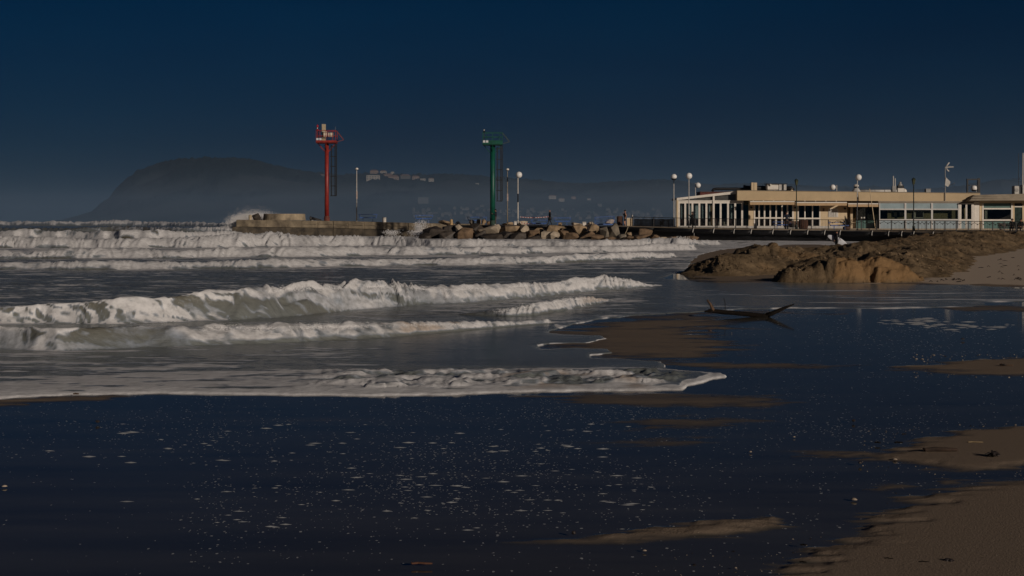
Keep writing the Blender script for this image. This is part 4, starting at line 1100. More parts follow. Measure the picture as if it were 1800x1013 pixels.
for x0, x1, m in ((1196, 1199, CURT), (1207, 1214, CURT), (1219.5, 1227.5, CURT), (1231.5, 1236, CURT), (1244, 1248.4, CURT), (1248.8, 1252.5, CURTB), (1283, 1287, CURT)):
    P('curtain', m, x0, 358.5, x1, 385 if m is CURT else 396, -0.6, 0.08)
# --- main block: fascia, wall, awnings
Y = BY - 0.9
MB().prism([(wx(1296, Y), wz(352.6, Y)), (wx(1296, Y), wz(335.4, Y)), (wx(1723, Y), wz(340.2, Y)), (wx(1723, Y), wz(354.2, Y))], Y, Y + 10).build('fascia', FASCIA, rest)
MB().prism([(wx(1296, Y), wz(335.4, Y)), (wx(1296, Y), wz(334.5, Y)), (wx(1723, Y), wz(339.3, Y)), (wx(1723, Y), wz(340.2, Y))], Y - 0.06, Y + 10.06).build('roof_edge', GREYR, rest)
P('wall', CREAM, 1316, 354.5, 1326, 401.5, 0.0, 0.3)
P('wall', CREAM, 1394.8, 354.5, 1402.4, 401.5, 0.0, 0.3)
P('wall', CREAM, 1442, 354.5, 1489, 401.5, 0.0, 0.3)
P('lintel', CREAM, 1326.1, 354.5, 1394.7, 359.8, 0.0, 0.3)
P('lintel', CREAM, 1402.5, 354.5, 1441.9, 360.5, 0.0, 0.3)
P('threshold', PALEG, 1316, 397.4, 1489, 401.6, 0.06, 0.3)
DM = [1326.4, 1334.4, 1344, 1354, 1364.4, 1374.7, 1384.2, 1393.9]
for i, x in enumerate(DM): P('mullion', WHITE, x - 1.25, 359.8, x + 1.25, 397.4, 0.04, 0.14)
for a, b in zip(DM[:-1], DM[1:]):
    P('transom', WHITE, a + 1.25, 382.2, b - 1.25, 384.6, 0.035, 0.12)
    P('pane', GLASSD, a + 1.25, 360, b - 1.25, 382.2, -0.03, 0.02)
    P('pane', GLASSD, a + 1.25, 384.6, b - 1.25, 397.2, -0.03, 0.02)
WM = [1403.2, 1415, 1428.4, 1441.2]
for x in WM: P('mullion', WHITE, x - 1.0, 360.5, x + 1.0, 399.5, 0.04, 0.14)
for a, b in zip(WM[:-1], WM[1:]):
    P('transom', WHITE, a + 1.0, 382.9, b - 1.0, 385.4, 0.035, 0.12)
    P('pane', GLASSD, a + 1.0, 360.7, b - 1.0, 382.9, -0.03, 0.02)
    P('pane', GLASSD, a + 1.0, 385.4, b - 1.0, 399.4, -0.03, 0.02)
def awning(x0, x1, yt, yb):
    Y1 = BY - 1.75
    a = MB().prism([(0, 0), (1, 0), (1, 1), (0, 1)], 0, 1)
    # sloping cloth, white front bar, hanging valance
    xs0, xs1 = wx(x0, Y1), wx(x1, Y1)
    vs = [(xs0, BY - 0.02, wz(yt - 1.5)), (xs1, BY - 0.02, wz(yt - 1.5)), (xs1, Y1, wz(yt, Y1)), (xs0, Y1, wz(yt, Y1))]
    vs += [(x, y, z - 0.03) for x, y, z in vs]
    c = MB().add(vs, [(0, 1, 2, 3), (7, 6, 5, 4), (0, 4, 5, 1), (1, 5, 6, 2), (2, 6, 7, 3), (3, 7, 4, 0)]).build('awning', AWN, rest)
    MB().box(xs0, xs1, Y1 - .09, Y1 - .01, wz(yt + 1.2, Y1), wz(yt - .8, Y1)).build('front_bar', WHITE, c)
    MB().box(xs0, xs1, Y1 - .05, Y1 - .03, wz(yb, Y1), wz(yt + 1.2, Y1) - 0.004).build('valance', AWN, c)
awning(1318.3, 1396.5, 354.4, 360.2)
awning(1398.5, 1488.5, 356.0, 361.6)
awning(1490.6, 1543.8, 358.2, 363.8)
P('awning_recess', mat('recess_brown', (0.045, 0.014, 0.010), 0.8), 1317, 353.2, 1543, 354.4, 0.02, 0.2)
for x in (1324, 1342, 1360, 1379, 1415, 1434, 1452, 1470): P('awning_clip', WHITE, x - .8, 352.8, x + .8, 354.2, 0.95, 0.1)
for x, y in ((1320.5, 365), (1397.6, 365.2), (1485, 366.8)):
    MB().tube([(wx(x), BY - 0.02, wz(y)), (wx(x), BY - 0.16, wz(y))], 1.9 * BS, 12).build('wall_lamp', BLACKP, rest)
P('meter_box', mat('brown_plate', (0.16, 0.09, 0.05), 0.6), 1446.5, 366.5, 1449.4, 371.5, 0.08, 0.08)
P('shutter_frame', WHITE, 1456, 367, 1473.4, 382, 0.05, 0.05)
for k in range(4): P('shutter_leaf', PALEG, 1457.2 + k * 3.9, 368, 1460.4 + k * 3.9, 381, 0.09, 0.04)
# recess with dark doors and teal lower panel
P('recess_wall', CREAM, 1489, 364, 1504, 401.5, -1.2, 0.3)
P('recess_window', GLASSD, 1497.5, 366, 1503, 384, -1.1, 0.05)
P('white_rack', WHITE, 1494.4, 368, 1495.6, 385, -0.6, 0.1)
DGL = mat('dark_door_glass', (0.022, 0.022, 0.018), 0.15, var=0.2, spec=0.5)
for x0, x1 in ((1505, 1517.3), (1517.8, 1530.2), (1530.7, 1543.4)): P('door', DGL, x0, 364, x1, 387, -0.5, 0.06)
P('door', TEAL, 1505, 388, 1516.8, 402, -0.5, 0.06)
P('door', TEAL, 1517.6, 388, 1537.5, 402, -0.45, 0.06)
P('door', DGL, 1538, 388, 1543.6, 402, -0.5, 0.06)
for x in (1514.6, 1519.3): P('notice', PALEG, x - 1.3, 381.6, x + 1.3, 384.2, -0.42, 0.02)
# --- grey glazed bays
P('bay_header', GREYR, 1544, 353.6, 1712, 356.4, 1.0, 0.6)
for k, (x0, x1) in enumerate(((1546.5, 1590.6), (1592.6, 1637.4), (1639.4, 1684.8))):
    for a, b in ((x0 - 1.0, x0 + 0.6), (x1 - 0.6, x1 + 1.0)): P('mullion', ALU, a, 356.4, b, 404, 0.9, 0.12)
    P('transom', ALU, x0 + .6, 356.4, x1 - .6, 357.6, 0.88, 0.1)
    P('transom', ALU, x0 + .6, 367.0, x1 - .6, 369.2, 0.9, 0.12)
    P('transom', ALU, x0 + .6, 385.4, x1 - .6, 387.6, 0.9, 0.12)
    P('frosted_pane', FROST, x0 + .6, 357.6, x1 - .6, 367, 0.82, 0.03)
    P('pane', GLASSD, x0 + .6, 369.2, x1 - .6, 385.4, 0.82, 0.03)
    P('lower_panel', PANELB, x0 + .6, 387.6, x1 - .6, 404, 0.82, 0.03)
P('bay_sill', PALEG, 1544, 404, 1722, 406, 1.0, 0.4)
# things seen behind the bay glass
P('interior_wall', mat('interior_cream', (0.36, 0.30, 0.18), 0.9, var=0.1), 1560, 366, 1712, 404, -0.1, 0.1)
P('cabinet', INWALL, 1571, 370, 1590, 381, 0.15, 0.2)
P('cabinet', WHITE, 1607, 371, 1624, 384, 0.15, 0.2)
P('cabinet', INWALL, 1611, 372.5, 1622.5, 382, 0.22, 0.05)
# door in the bay
P('door_frame', WHITE, 1686, 357.5, 1688.6, 405, 0.9, 0.12); P('door_frame', WHITE, 1709, 357.5, 1712, 405, 0.9, 0.12)
P('door_frame', WHITE, 1688.6, 357.5, 1709, 359.4, 0.9, 0.12)
for x0, x1 in ((1688.7, 1698.6), (1699, 1708.9)):
    dl = P('door', WHITE, x0, 359.4, x0 + 1.3, 404.8, 0.88, 0.08)
    P('stile', WHITE, x1 - 1.3, 359.4, x1, 404.8, 0.88, 0.08, dl); P('rail', WHITE, x0 + 1.3, 385.6, x1 - 1.3, 388.2, 0.88, 0.08, dl)
    P('rail', WHITE, x0 + 1.3, 402.8, x1 - 1.3, 404.8, 0.88, 0.08, dl)
    P('pane', GLASSD, x0 + 1.3, 359.4, x1 - 1.3, 385.6, 0.84, 0.02, dl); P('pane', FROST, x0 + 1.3, 388.2, x1 - 1.3, 402.8, 0.84, 0.02, dl)
P('column', WHITE, 1712.4, 355, 1721.5, 404, 0.7, 0.5)

# --- annex on the right with a curved eave
annex = thing('annex', 'low annex with a curved grey eave and green glazing right of the restaurant', 'building')
PA = lambda *a, **k: P(*a, **{**k, 'parent': annex})
prof = [(0.0, 0.0), (0.10, 0.30), (0.25, 0.48), (0.55, 0.62), (0.55, 0.0)]
Y1 = BY - 2.0
for k, (f0, z1, z0) in enumerate(((2.05, 349.5, 353.4), (1.85, 345.8, 349.2), (1.6, 342.8, 345.5))):
    x0 = 1703 + k * 3.0
    Yk = BY - f0
    MB().prism([(wx(x0, Yk), wz(z0, Yk)), (wx(x0 + 4, Yk), wz(z1, Yk)), (wx(1870, Yk), wz(z1 - 3.5, Yk)), (wx(1870, Yk), wz(z0 - .5, Yk))], Yk, Yk + 9).build('eave', GREYR, annex, bevel=0.05)
PA('wall', CREAM, 1722.2, 353.6, 1726.4, 405, 0.5, 0.3)
PA('wall', CREAM, 1726.5, 353.6, 1860, 357.4, 0.5, 0.3)
for x in (1726.6, 1777.5): PA('mullion', WHITE, x, 357.4, x + 2.6, 405, 0.55, 0.15)
for y in (365.8, 385.8): PA('transom', WHITE, 1729.2, y, 1777.5, y + 2.6, 0.55, 0.15)
PA('frosted_pane', mat('green_frost', (0.10, 0.17, 0.155), 0.25, var=0.08), 1729.2, 357.6, 1777.5, 365.8, 0.45, 0.03)
PA('pane', GLASSD, 1729.2, 368.4, 1777.5, 385.8, 0.45, 0.03)
PA('lower_panel', TEAL, 1729.2, 388.4, 1777.5, 405, 0.45, 0.03)
PA('blind', PALEG, 1731, 369, 1735.5, 385, 0.2, 0.05)
PA('wall', CREAM, 1780.2, 357.5, 1783.4, 405, 0.5, 0.3)
PA('door_panel', BLACKP, 1783.6, 359, 1797, 362.6, 0.45, 0.05)
PA('door_frame', WHITE, 1783.6, 362.7, 1797, 364.6, 0.5, 0.1)
PA('door', mat('dark_green_door', (0.03, 0.05, 0.042), 0.2, var=0.2), 1783.6, 364.7, 1797, 405, 0.42, 0.06)
PA('wall', CREAM, 1797.2, 357.5, 1860, 405, 0.5, 0.3)

# ------------------------------------------------------------------ on the roof
def R_(px, py, off=0):          # point above the roof, off metres behind the front
    Y = BY + off
    return Vector((wx(px, Y), Y, wz(py, Y)))
def rt(name, label, cat, px, py, off=4.0):
    p = R_(px, py, off)
    return thing(name, label, cat, p), p.y / FPX
def rbox(t, u, name, m, x0, x1, z0, z1, d=1.0, y=0, **k):
    return MB().box(x0 * u, x1 * u, y, y + d, z0 * u, z1 * u).build(name, m, t, **k)
t, u = rt('roof_shed', 'dark red sheet-metal shed on the roof behind the sloping veranda roof', 'shed', 1268, 345, 3)
rbox(t, u, 'wall', BRICK, -37, 30, -4, 6.5, 3); rbox(t, u, 'roof', mat('dark_sheet', (0.06, 0.02, 0.015), 0.6), -37.6, 30.6, 6.6, 8.0, 3.1, -.05)
t, u = rt('roof_duct', 'long black ventilation duct lying on the restaurant roof', 'duct', 1290, 335.5, 4)
MB().tube([(-38 * u, 0, -1 * u), (-36 * u, 0, 2.2 * u), (-31 * u, 0, 3.2 * u), (16 * u, 0, 3.2 * u), (17 * u, 0, 4 * u)], 2.4 * u, 10).build('pipe', BLACKP, t, smooth=True)
MB().tube([(17 * u, 0, 4.8 * u), (58 * u, 0, 4.0 * u)], 4.4 * u, 12).build('trunk', BLACKP, t)
MB().tube([(92 * u, 0, 4.0 * u), (101 * u, 0, 4.0 * u), (104 * u, 0, 0.5 * u)], 4.0 * u, 12).build('elbow', BLACKP, t, smooth=True)
MB().tube([(17 * u, 0, 4.8 * u), (20 * u, 0, 4.8 * u)], 5.2 * u, 12).build('flange', BLACKP, t)
t, u = rt('chimney', 'pair of square cream flues standing close together on the roof', 'chimney', 1325.5, 335.6, 2.6)
rbox(t, u, 'flue', CREAM, -4.6, -0.7, -1, 14.6, .5); rbox(t, u, 'flue', CREAM, 0.1, 5.2, -1, 14.4, .5); rbox(t, u, 'crack_filler', BLACKP, -0.7, 0.1, 2, 13.6, .3, .1)
t, u = rt('rooftop_unit', 'white ventilation unit with a black flat top between black ducts', 'air unit', 1365, 334.4, 3)
rbox(t, u, 'casing', WHITE, -17, 4, 0, 10.2, 1.2, bevel=.1); rbox(t, u, 'casing', PALEG, 4.2, 9, 0, 10, 1.2); rbox(t, u, 'opening', BLACKP, 7.6, 12.6, 1, 9.4, .9, .1); rbox(t, u, 'casing', PALEG, 12.8, 17.4, 0, 10, 1.2)
rbox(t, u, 'lid', BLACKP, -18, 19, 10.4, 11.4, 1.4, -.1)
MB().ball((-11 * u, -.1, 9 * u), 1.9 * u, 10, 6).build('valve_cap', WHITE, t, smooth=True)
for x in (-12, -2, 12): rbox(t, u, 'foot', PALEG, x - 1.5, x + 1.5, -1.2, 0, .4, .2)
t, u = rt('roof_vent', 'small domed cream roof vent at the right end of the black duct', 'vent', 1391.5, 336, 2.5)
MB().lathe([(2.6 * u, 0), (2.5 * u, 1.2 * u), (1.4 * u, 2.2 * u), (.2 * u, 2.6 * u)], 12).build('dome', CREAM, t, smooth=True)
t, u = rt('roof_vent', 'wide white conical exhaust cowl behind the tall white globe lamp', 'vent', 1505, 338, 3)
MB().lathe([(8 * u, 0), (7.5 * u, 2 * u), (5 * u, 6 * u), (4.4 * u, 7 * u)], 14).build('hood', PALEG, t); MB().lathe([(3.6 * u, 7 * u), (3.6 * u, 10 * u)], 12).build('neck', BLACKP, t); MB().lathe([(4.8 * u, 10 * u), (4.6 * u, 12 * u), (2 * u, 14 * u)], 12).build('cap', WHITE, t)
t, u = rt('roof_duct', 'long silver horizontal duct on the roof between two cowls', 'duct', 1545, 338.5, 3.2)
MB().tube([(-34 * u, 0, 2.4 * u), (31 * u, 0, 2.4 * u)], 2.5 * u, 12).build('pipe', PALEG, t, smooth=True)
for x in (-25, -8, 9, 24): MB().tube([(x * u, 0, 2.4 * u), ((x + 1) * u, 0, 2.4 * u)], 2.9 * u, 12).build('collar', GREYM, t)
t, u = rt('flue_pipes', 'two thin upright metal flue pipes on the roof', 'pipe', 1571.5, 337, 3)
MB().tube([(-1.3 * u, 0, 0), (-1.3 * u, 0, 27.5 * u)], 1.0 * u, 8).build('pipe', PALEG, t); MB().tube([(1.9 * u, 0, 0), (1.9 * u, 0, 23.5 * u)], 1.0 * u, 8).build('pipe', PALEG, t); rbox(t, u, 'base', GREYM, -3, 3.6, 0, 10, .4, -.1)
t, u = rt('chimney', 'white chimney with a black band and a metal cowl on the roof', 'chimney', 1584, 338.6, 3)
rbox(t, u, 'stack', WHITE, -5.6, 5.6, 0, 7.4, .7); rbox(t, u, 'band', BLACKP, -5.2, 5.4, 7.4, 12.2, .66, .02); MB().lathe([(4.6 * u, 12.2 * u), (3.8 * u, 15 * u), (2.2 * u, 15.4 * u), (2.2 * u, 18.6 * u), (.5 * u, 19 * u)], 12, (0, .35, 0)).build('cowl', GREYM, t)
MB().lathe([(6 * u, 0), (5.6 * u, 4 * u), (3.5 * u, 6.6 * u), (.4 * u, 7.4 * u)], 12, (6.5 * u, .5, 0)).build('side_dome', WHITE, t, smooth=True)
t, u = rt('roof_vent', 'small dim grey box vent on the roof left of the aerial mast', 'vent', 1632, 340, 4)
rbox(t, u, 'box', GREYM, -4, 4, 0, 7, .6); rbox(t, u, 'cap', GREYM, -4.6, 4.6, 7.2, 8, .7, -.05)
t, u = rt('aerial_mast', 'grey aerial mast with a curved dish on top and a square grid dish', 'aerial', 1661.5, 353, -1.0)
MB().tube([(0, 0, 0), (0, 0, 60 * u)], .7 * u, 8).build('mast', GREYM, t)
MB().tube([(7 * u, 0, 67 * u), (3 * u, 0, 62 * u), (2 * u, 0, 58.5 * u), (3 * u, 0, 54.5 * u), (6.5 * u, 0, 51.5 * u)], 1.2 * u, 8).build('reflector', PALEG, t, smooth=True)
MB().tube([(0, 0, 58.5 * u), (14.5 * u, 0, 59.4 * u)], .9 * u, 8).build('boom', PALEG, t)
for k in range(5): MB().bar(((6 + 2 * k) * u, 0, 57.4 * u), ((6 + 2 * k) * u, 0, 61.2 * u), .45 * u).build('element', GREYM, t)
MB().prism([(0.5 * u, 41 * u), (8.5 * u, 33.5 * u), (7.5 * u, 27 * u), (4 * u, 24.5 * u), (-1 * u, 27 * u)], -.12, -.06).build('grid_dish', PALEG, t)
MB().bar((6 * u, -.1, 26 * u), (13 * u, -.6, 30 * u), .6 * u).ball((13 * u, -.6, 30.4 * u), .8 * u, 8, 5).build('feed_arm', GREYM, t)
t, u = rt('steel_frame', 'black upright steel frame at the right end of the restaurant roof', 'frame', 1711, 340.5, 1.5)
for x in (-10, 10): rbox(t, u, 'upright', BLACKP, x - (1.1 if x < 0 else 2.0), x + (1.1 if x < 0 else 2.0), 0, 26 if x < 0 else 27, .25)
rbox(t, u, 'top_beam', BLACKP, -8.9, 8, 24, 26, .25); rbox(t, u, 'lower_beam', BLACKP, -8.9, 8, 0.4, 2.6, .25); rbox(t, u, 'cross_bar', BLACKP, -8.9, 8, 14, 15, .2)
t, u = rt('air_conditioner', 'pale boxed air conditioner at the left edge of the annex roof', 'air unit', 1788, 342.5, 1)
rbox(t, u, 'casing', PALEG, -5, 3.6, 0, 15.5, .8, bevel=.05); rbox(t, u, 'side_grille', BLACKP, 3.7, 6.4, 1, 14, .7, .05); MB().tube([(-0.8 * u, -.03, 8 * u), (-0.8 * u, -.001, 8 * u)], 3.2 * u, 14).build('fan_grille', GREYM, t)
t, u = rt('air_conditioner', 'pale boxed air conditioner at the picture edge, right of the aerial pole', 'air unit', 1803, 343, 1)
rbox(t, u, 'casing', PALEG, -6, 6, 0, 18, .8, bevel=.05)
t, u = rt('flag_pole', 'tall white pole standing on the annex roof at the picture edge', 'pole', 1797.6, 342, 2.5)
MB().tube([(0, 0, 0), (0.6 * u, 0, 73 * u)], [1.0 * u, .8 * u], 8).build('pole', WHITE, t); rbox(t, u, 'foot', GREYM, -2, 2, 0, 2, .4, -.2)
t, u = rt('aerial_mast', 'thin dark aerial with a crossed boom beside the tall white pole', 'aerial', 1790.5, 343, 3)
MB().tube([(0, 0, 0), (0, 0, 73 * u)], .45 * u, 6).build('mast', DARKIRON, t); MB().bar((-12 * u, 0, 28.5 * u), (10 * u, 0, 27.5 * u), .5 * u).build('boom', DARKIRON, t); MB().bar((0, 0, 26 * u), (8 * u, 0, 40 * u), .5 * u).build('strut', DARKIRON, t)
# leaning pole in front of the recess
t, u = rt('leaning_pole', 'slanting thin pale pole leaning across the awning left of the glazed bays', 'pole', 1538.5, 401, -2.2)
MB().tube([(0, 0, 0), (-9.5 * u, 0.1, 69 * u)], .65 * u, 6).build('pole', CREAM, t)
# ------------------------------------------------------------------ lamps
def globe_lamp(px, py_top, r_px, off, label, pole_m=PALEG, dx=0.0, base=None, cap=False, dark_foot=None):
    p = base or deck(px, off)
    u = p.y / FPX
    t = thing('globe_lamp', label, 'street lamp', p, group='white globe lamps along the pier')
    H = (HZ - py_top) * u + (EYE - p.z)      # height of the top above the deck
    r = r_px * u
    MB().tube([(0, 0, 0), (0, 0, 0.35), (0, 0, H - r * (0.2 if dx else 2.0))], [0.075, 0.055, 0.045], 10).build('pole', pole_m, t, smooth=True)
    g = MB().ball((dx * u, -0.05 if dx == 0 else 0, H - r), r, 18, 12).build('globe', GLOBE, t, smooth=True)
    if cap: MB().lathe([(r * .55, 0), (r * .95, r * .45), (r * .93, r * .5)], 16, (dx * u, -0.05, H - 2.05 * r)).build('collar', BLACKP, t)
    MB().lathe([(0.13, 0), (0.12, 0.12), (0.07, 0.2)], 10).build('foot', DARKIRON, t)
    if dark_foot: MB().tube([(0, 0, dark_foot[0] * u), (0, 0, dark_foot[1] * u)], 0.07, 10).build('sleeve', BLACKP, t)
    return t
globe_lamp(910.5, 302, 5.6, 2.5, 'white globe lamp on a pale post, right of the green tower', WHITE, dx=1.8, dark_foot=(40, 55))
globe_lamp(1184.5, 306, 5.2, 1.2, 'white globe lamp with a black underside, leftmost at the restaurant corner', PALEG, cap=True)
globe_lamp(1211, 304, 5.6, 1.0, 'white globe lamp on a post in front of the glazed veranda', PALEG)
globe_lamp(1222.4, 321, 5.0, 12, 'white globe lamp on a short visible post just above the sloping veranda roof', PALEG, dx=4.4)
globe_lamp(1507, 306.5, 5.6, 1.6, 'white globe lamp on a post in front of the recessed dark doors', PALEG, dx=2)
globe_lamp(1470.8, 324.5, 5.0, 20, 'white globe lamp hanging left of its post behind the roof', PALEG, dx=-7)
globe_lamp(1716.5, 326, 5.2, 28, 'white globe lamp seen through the black steel frame', PALEG, dx=-4.5, cap=True)
def thin_lamp(p, u, hpx, label, box_z, m):
    t = thing('thin_lamp', label, 'street lamp', p, group='tall thin lamp posts')
    MB().tube([(0, 0, 0), (0, 0, 30 * u), (0, 0, hpx * u)], [1.1 * u, .9 * u, .7 * u], 8).build('pole', m, t, smooth=True)
    MB().lathe([(1.0 * u, 0), (2.4 * u, .8 * u), (2.9 * u, 2.0 * u), (2.0 * u, 3.6 * u), (.4 * u, 4.2 * u)], 12, (0.2 * u, 0, (hpx - 1.5) * u)).build('lamp_head', WHITE, t, smooth=True)
    MB().lathe([(2.0 * u, 0), (1.2 * u, -1.2 * u)], 12, (.2 * u, 0, (hpx - .9) * u)).build('lamp_glass', DARKIRON, t)
    MB().box(-.8 * u, 1.6 * u, -1.2 * u, .2 * u, box_z * u, (box_z + 13) * u).build('sign_panel', mat('faded_pink_plate', (0.42, 0.33, 0.28), 0.7, var=0.1), t)
    return t
p = mole_pt(627) + Vector((0, 2.2, 0)); p.x = (627 - 900) / FPX * p.y
thin_lamp(p, p.y / FPX, 92, 'tall thin lamp post on the mole between the red tower and the benches', 40, PALEG)
p = deck(892, 3.4)
thin_lamp(p, p.y / FPX, 97, 'tall thin lamp post with a small white head, close right of the green tower', 42, mat('dull_buff', (0.25, 0.21, 0.16), 0.7, var=0.1))
def lantern(px, py_top, off, label):
    p = deck(px, off); u = p.y / FPX
    H = (HZ - py_top) * u + (EYE - p.z)
    t = thing('lantern_post', label, 'street lamp', p, group='dark green lantern posts')
    gm = mat('dark_green_iron', (0.020, 0.032, 0.022), 0.5, var=0.15)
    MB().lathe([(.14, 0), (.13, .5), (.07, .6), (.055, 1.6), (.045, H - .75), (.075, H - .72), (.03, H - .66)], 10).build('post', gm, t, smooth=True)
    MB().lathe([(.09, H - .66), (.17, H - .22), (.17, H - .2)], 6).build('lantern_glass', mat('old_lantern_glass', (0.10, 0.11, 0.06), 0.2, var=0.2), t)
    MB().lathe([(.20, H - .2), (.12, H - .08), (.04, H - .05), (.02, H)], 6).build('lantern_roof', gm, t)
    for k in range(6):
        a = k * math.pi / 3
        MB().bar((.09 * math.cos(a), .09 * math.sin(a), H - .66), (.18 * math.cos(a), .18 * math.sin(a), H - .2), .02).build('lantern_bar', gm, t)
lantern(1400, 314, 0.9, 'dark green lantern post in front of the awnings beside the brown tub')
lantern(1606, 312, 0.7, 'dark green lantern post in front of the frosted glass bays')

# ------------------------------------------------------------------ blue benches
def bench(p, u, x0, x1, ztop, zseat, label, legs=True, simple=False):
    """open-backed blue tube bench; x in photo pixels about the foot point"""
    t = thing('bench', label, 'bench', p, group='blue tube benches on the pier and mole')
    w0, w1 = x0 * u, x1 * u
    MB().bar((w0, .35, ztop * u), (w1, .35, ztop * u), .06).build('back_rail', BLUEP, t)
    MB().bar((w0 + 2.4 * u, 0.1, zseat * u), (w1 - 2.4 * u, 0.1, zseat * u), .42, .09).build('seat', BLUEP, t)
    for a, b in ((w0 + .5 * u, w0 + 2.6 * u), (w1 - .5 * u, w1 - 2.6 * u)):
        MB().bar((a, .35, ztop * u), (b, .25, zseat * u), .05).build('side_arm', BLUEP, t)
    for xx in (w0 + (w1 - w0) * .24, w0 + (w1 - w0) * .76):
        MB().bar((xx, .1, 0), (xx, .1, zseat * u), .05).build('leg', BLUEP, t)
    return t
def bp(px, off, mole_=False):
    if mole_:
        p = mole_pt(px) + Vector((0, off, 0)); p.x = (px - 900) / FPX * p.y
        return p
    return deck(px, off)
p = bp(647, 2.0, True); bench(p, p.y / FPX, -17, 16, 13.0, 7.2, 'blue bench on the mole, leftmost, right of the thin lamp post')
p = bp(745, 2.2, True); bench(p, p.y / FPX, -16, 16, 14, 8.2, 'blue bench behind the splash at the end of the mole')
p = bp(839, 6.0); bench(p, p.y / FPX, -18, 17, 13.5, 8.0, 'blue bench with small rocks beneath it, left of the green tower')
p = bp(947, 2.0); bench(p, p.y / FPX, -14, 16, 8.6, 3.2, 'low blue bench behind the striped tape, left of the figure in the long coat')
p = bp(989, 2.6); bench(p, p.y / FPX, -16, 15, 13.0, 7.2, 'blue bench right of the figure in the long coat')
p = bp(1473, 2.0); bench(p, p.y / FPX, -15, 21, 14.5, 9.0, 'blue bench in front of the cream wall by the spiky plant')
p = bp(1375, 2.4); bench(p, p.y / FPX, -17, 17, 14, 9, 'blue bench behind the leaning man, in front of the glass doors')
# blue mesh barrier
p = bp(1063, 2.6); u = p.y / FPX
t = thing('mesh_barrier', 'blue wire mesh barrier left of the brown litter bin', 'barrier', p)
fr = MB(); fr.bar((-17 * u, 0, 3 * u), (-17 * u, 0, 15.5 * u), .06).build('post', BLUEP, t)
MB().bar((17 * u, .2, 3 * u), (17 * u, .2, 17.5 * u), .06).build('post', BLUEP, t)
MB().bar((-17 * u, 0, 15.5 * u), (17 * u, .2, 17.5 * u), .045).build('top_bar', BLUEP, t)
MB().bar((-15 * u, 0, 3.2 * u), (15 * u, .2, 3.2 * u), .10).build('bottom_bar', BLUEP, t)
MB().bar((-16 * u, 0, 9 * u), (16 * u, .2, 9 * u), .035).build('middle_bar', BLUEP, t)
w = MB()
for k in range(1, 17): w.bar(((-17 + 2 * k) * u, .02 + .012 * k, 3 * u), ((-17 + 2 * k) * u, .02 + .012 * k, (15.5 + .118 * k) * u), .014)
w.build('mesh_wires', BLUEP, t)['kind'] = 'stuff'

# ------------------------------------------------------------------ striped tape strung along the deck
t = thing('barrier_tape', 'red and white striped barrier tape sagging between the globe lamp and the figure', 'tape', deck(914, 1.9))
tr_, tw_ = mat('tape_red', (0.40, 0.05, 0.04), 0.6), mat('tape_white', (0.62, 0.58, 0.55), 0.6)
u = deck(914, 1.9).y / FPX
for row, (za, zb, x1) in enumerate(((14.2, 14.8, 52), (4.2, 3.0, 36))):
    n = int(x1 / 2.2)
    for k in range(n):
        a, b = k / n, (k + 1) / n
        z = lambda q: (za + (zb - za) * q - 1.6 * math.sin(math.pi * q)) * u
        MB().bar((a * x1 * u, -.25 * a, z(a)), (b * x1 * u - .006, -.25 * b, z(b)), .012, .08).build('stripe', tr_ if k % 2 else tw_, t)

# ------------------------------------------------------------------ bins, tubs, bollards and the tyre
p = bp(1089.5, 1.2); u = p.y / FPX
t = thing('litter_bin', 'round brown slatted litter bin beside the bare-armed figure in the cap', 'bin', p)
for k in range(14):
    a = k * 2 * math.pi / 14
    r = 4.2 * u
    MB().bar((r * math.cos(a), r * math.sin(a), .03), (r * 1.02 * math.cos(a), r * 1.02 * math.sin(a), 17.6 * u), 0.11, 0.05).build('slat', BROWNW, t)
MB().lathe([(3.6 * u, .05), (3.7 * u, 16.5 * u)], 14).build('liner', DARKIRON, t)
MB().lathe([(4.4 * u, 17.2 * u), (4.6 * u, 17.7 * u), (4.3 * u, 18.2 * u)], 14).build('rim', BROWNW, t)
def boxbin(px, off, w, h, label, mole_=False):
    p = bp(px, off, mole_); u = p.y / FPX
    t = thing('box_bin', label, 'bin', p)
    MB().box(-w / 2 * u * .9, w / 2 * u * .9, -.2, .2, 0, h * .8 * u).build('body', WHITE, t, bevel=.02); MB().box(-w / 2 * u, w / 2 * u, -.24, .24, h * .8 * u + .004, h * u).build('lid', PALEG, t, bevel=.02)
boxbin(675.5, 1.6, 7, 8.5, 'small white box bin on the mole right of the first bench', True)
boxbin(906, 1.6, 5, 7, 'small white box bin at the foot of the globe lamp near the green tower')
boxbin(1027, 1.2, 7, 7, 'small white box bin on the deck between two grey stone heaps')
boxbin(1327.5, 0.5, 5, 11.5, 'narrow white box standing at the railing left of the leaning man')
p = bp(793.5, 0.5); p.y -= .2; u = p.y / FPX
t = thing('bollard', 'short tan bollard on the ledge left of the black tyre', 'bollard', p)
MB().lathe([(2.6 * u, 0), (2.4 * u, 8 * u), (2.2 * u, 9.4 * u), (1 * u, 9.8 * u)], 12).build('shaft', mat('tan_stone', (0.50, 0.34, 0.17), 0.85, var=0.12), t, smooth=False)
p = pt(805, 393.8, 158.2); u = p.y / FPX
t = thing('tyre', 'black tyre hung on the ledge above the small pale pointed rock', 'tyre', p)
ring = MB(); n, mseg = 20, 8
vs = []; fs = []
for i in range(n):
    a = 2 * math.pi * i / n
    for j in range(mseg):
        b = 2 * math.pi * j / mseg
        rr = 3.5 * u + 1.1 * u * math.cos(b)
        vs.append((rr * math.cos(a), .12 * math.sin(b), rr * math.sin(a)))
for i in range(n):
    for j in range(mseg):
        fs.append((i * mseg + j, ((i + 1) % n) * mseg + j, ((i + 1) % n) * mseg + (j + 1) % mseg, i * mseg + (j + 1) % mseg))
ring.add(vs, fs).build('casing', mat('tyre_rubber', (0.010, 0.010, 0.010), 0.6), t, smooth=True)
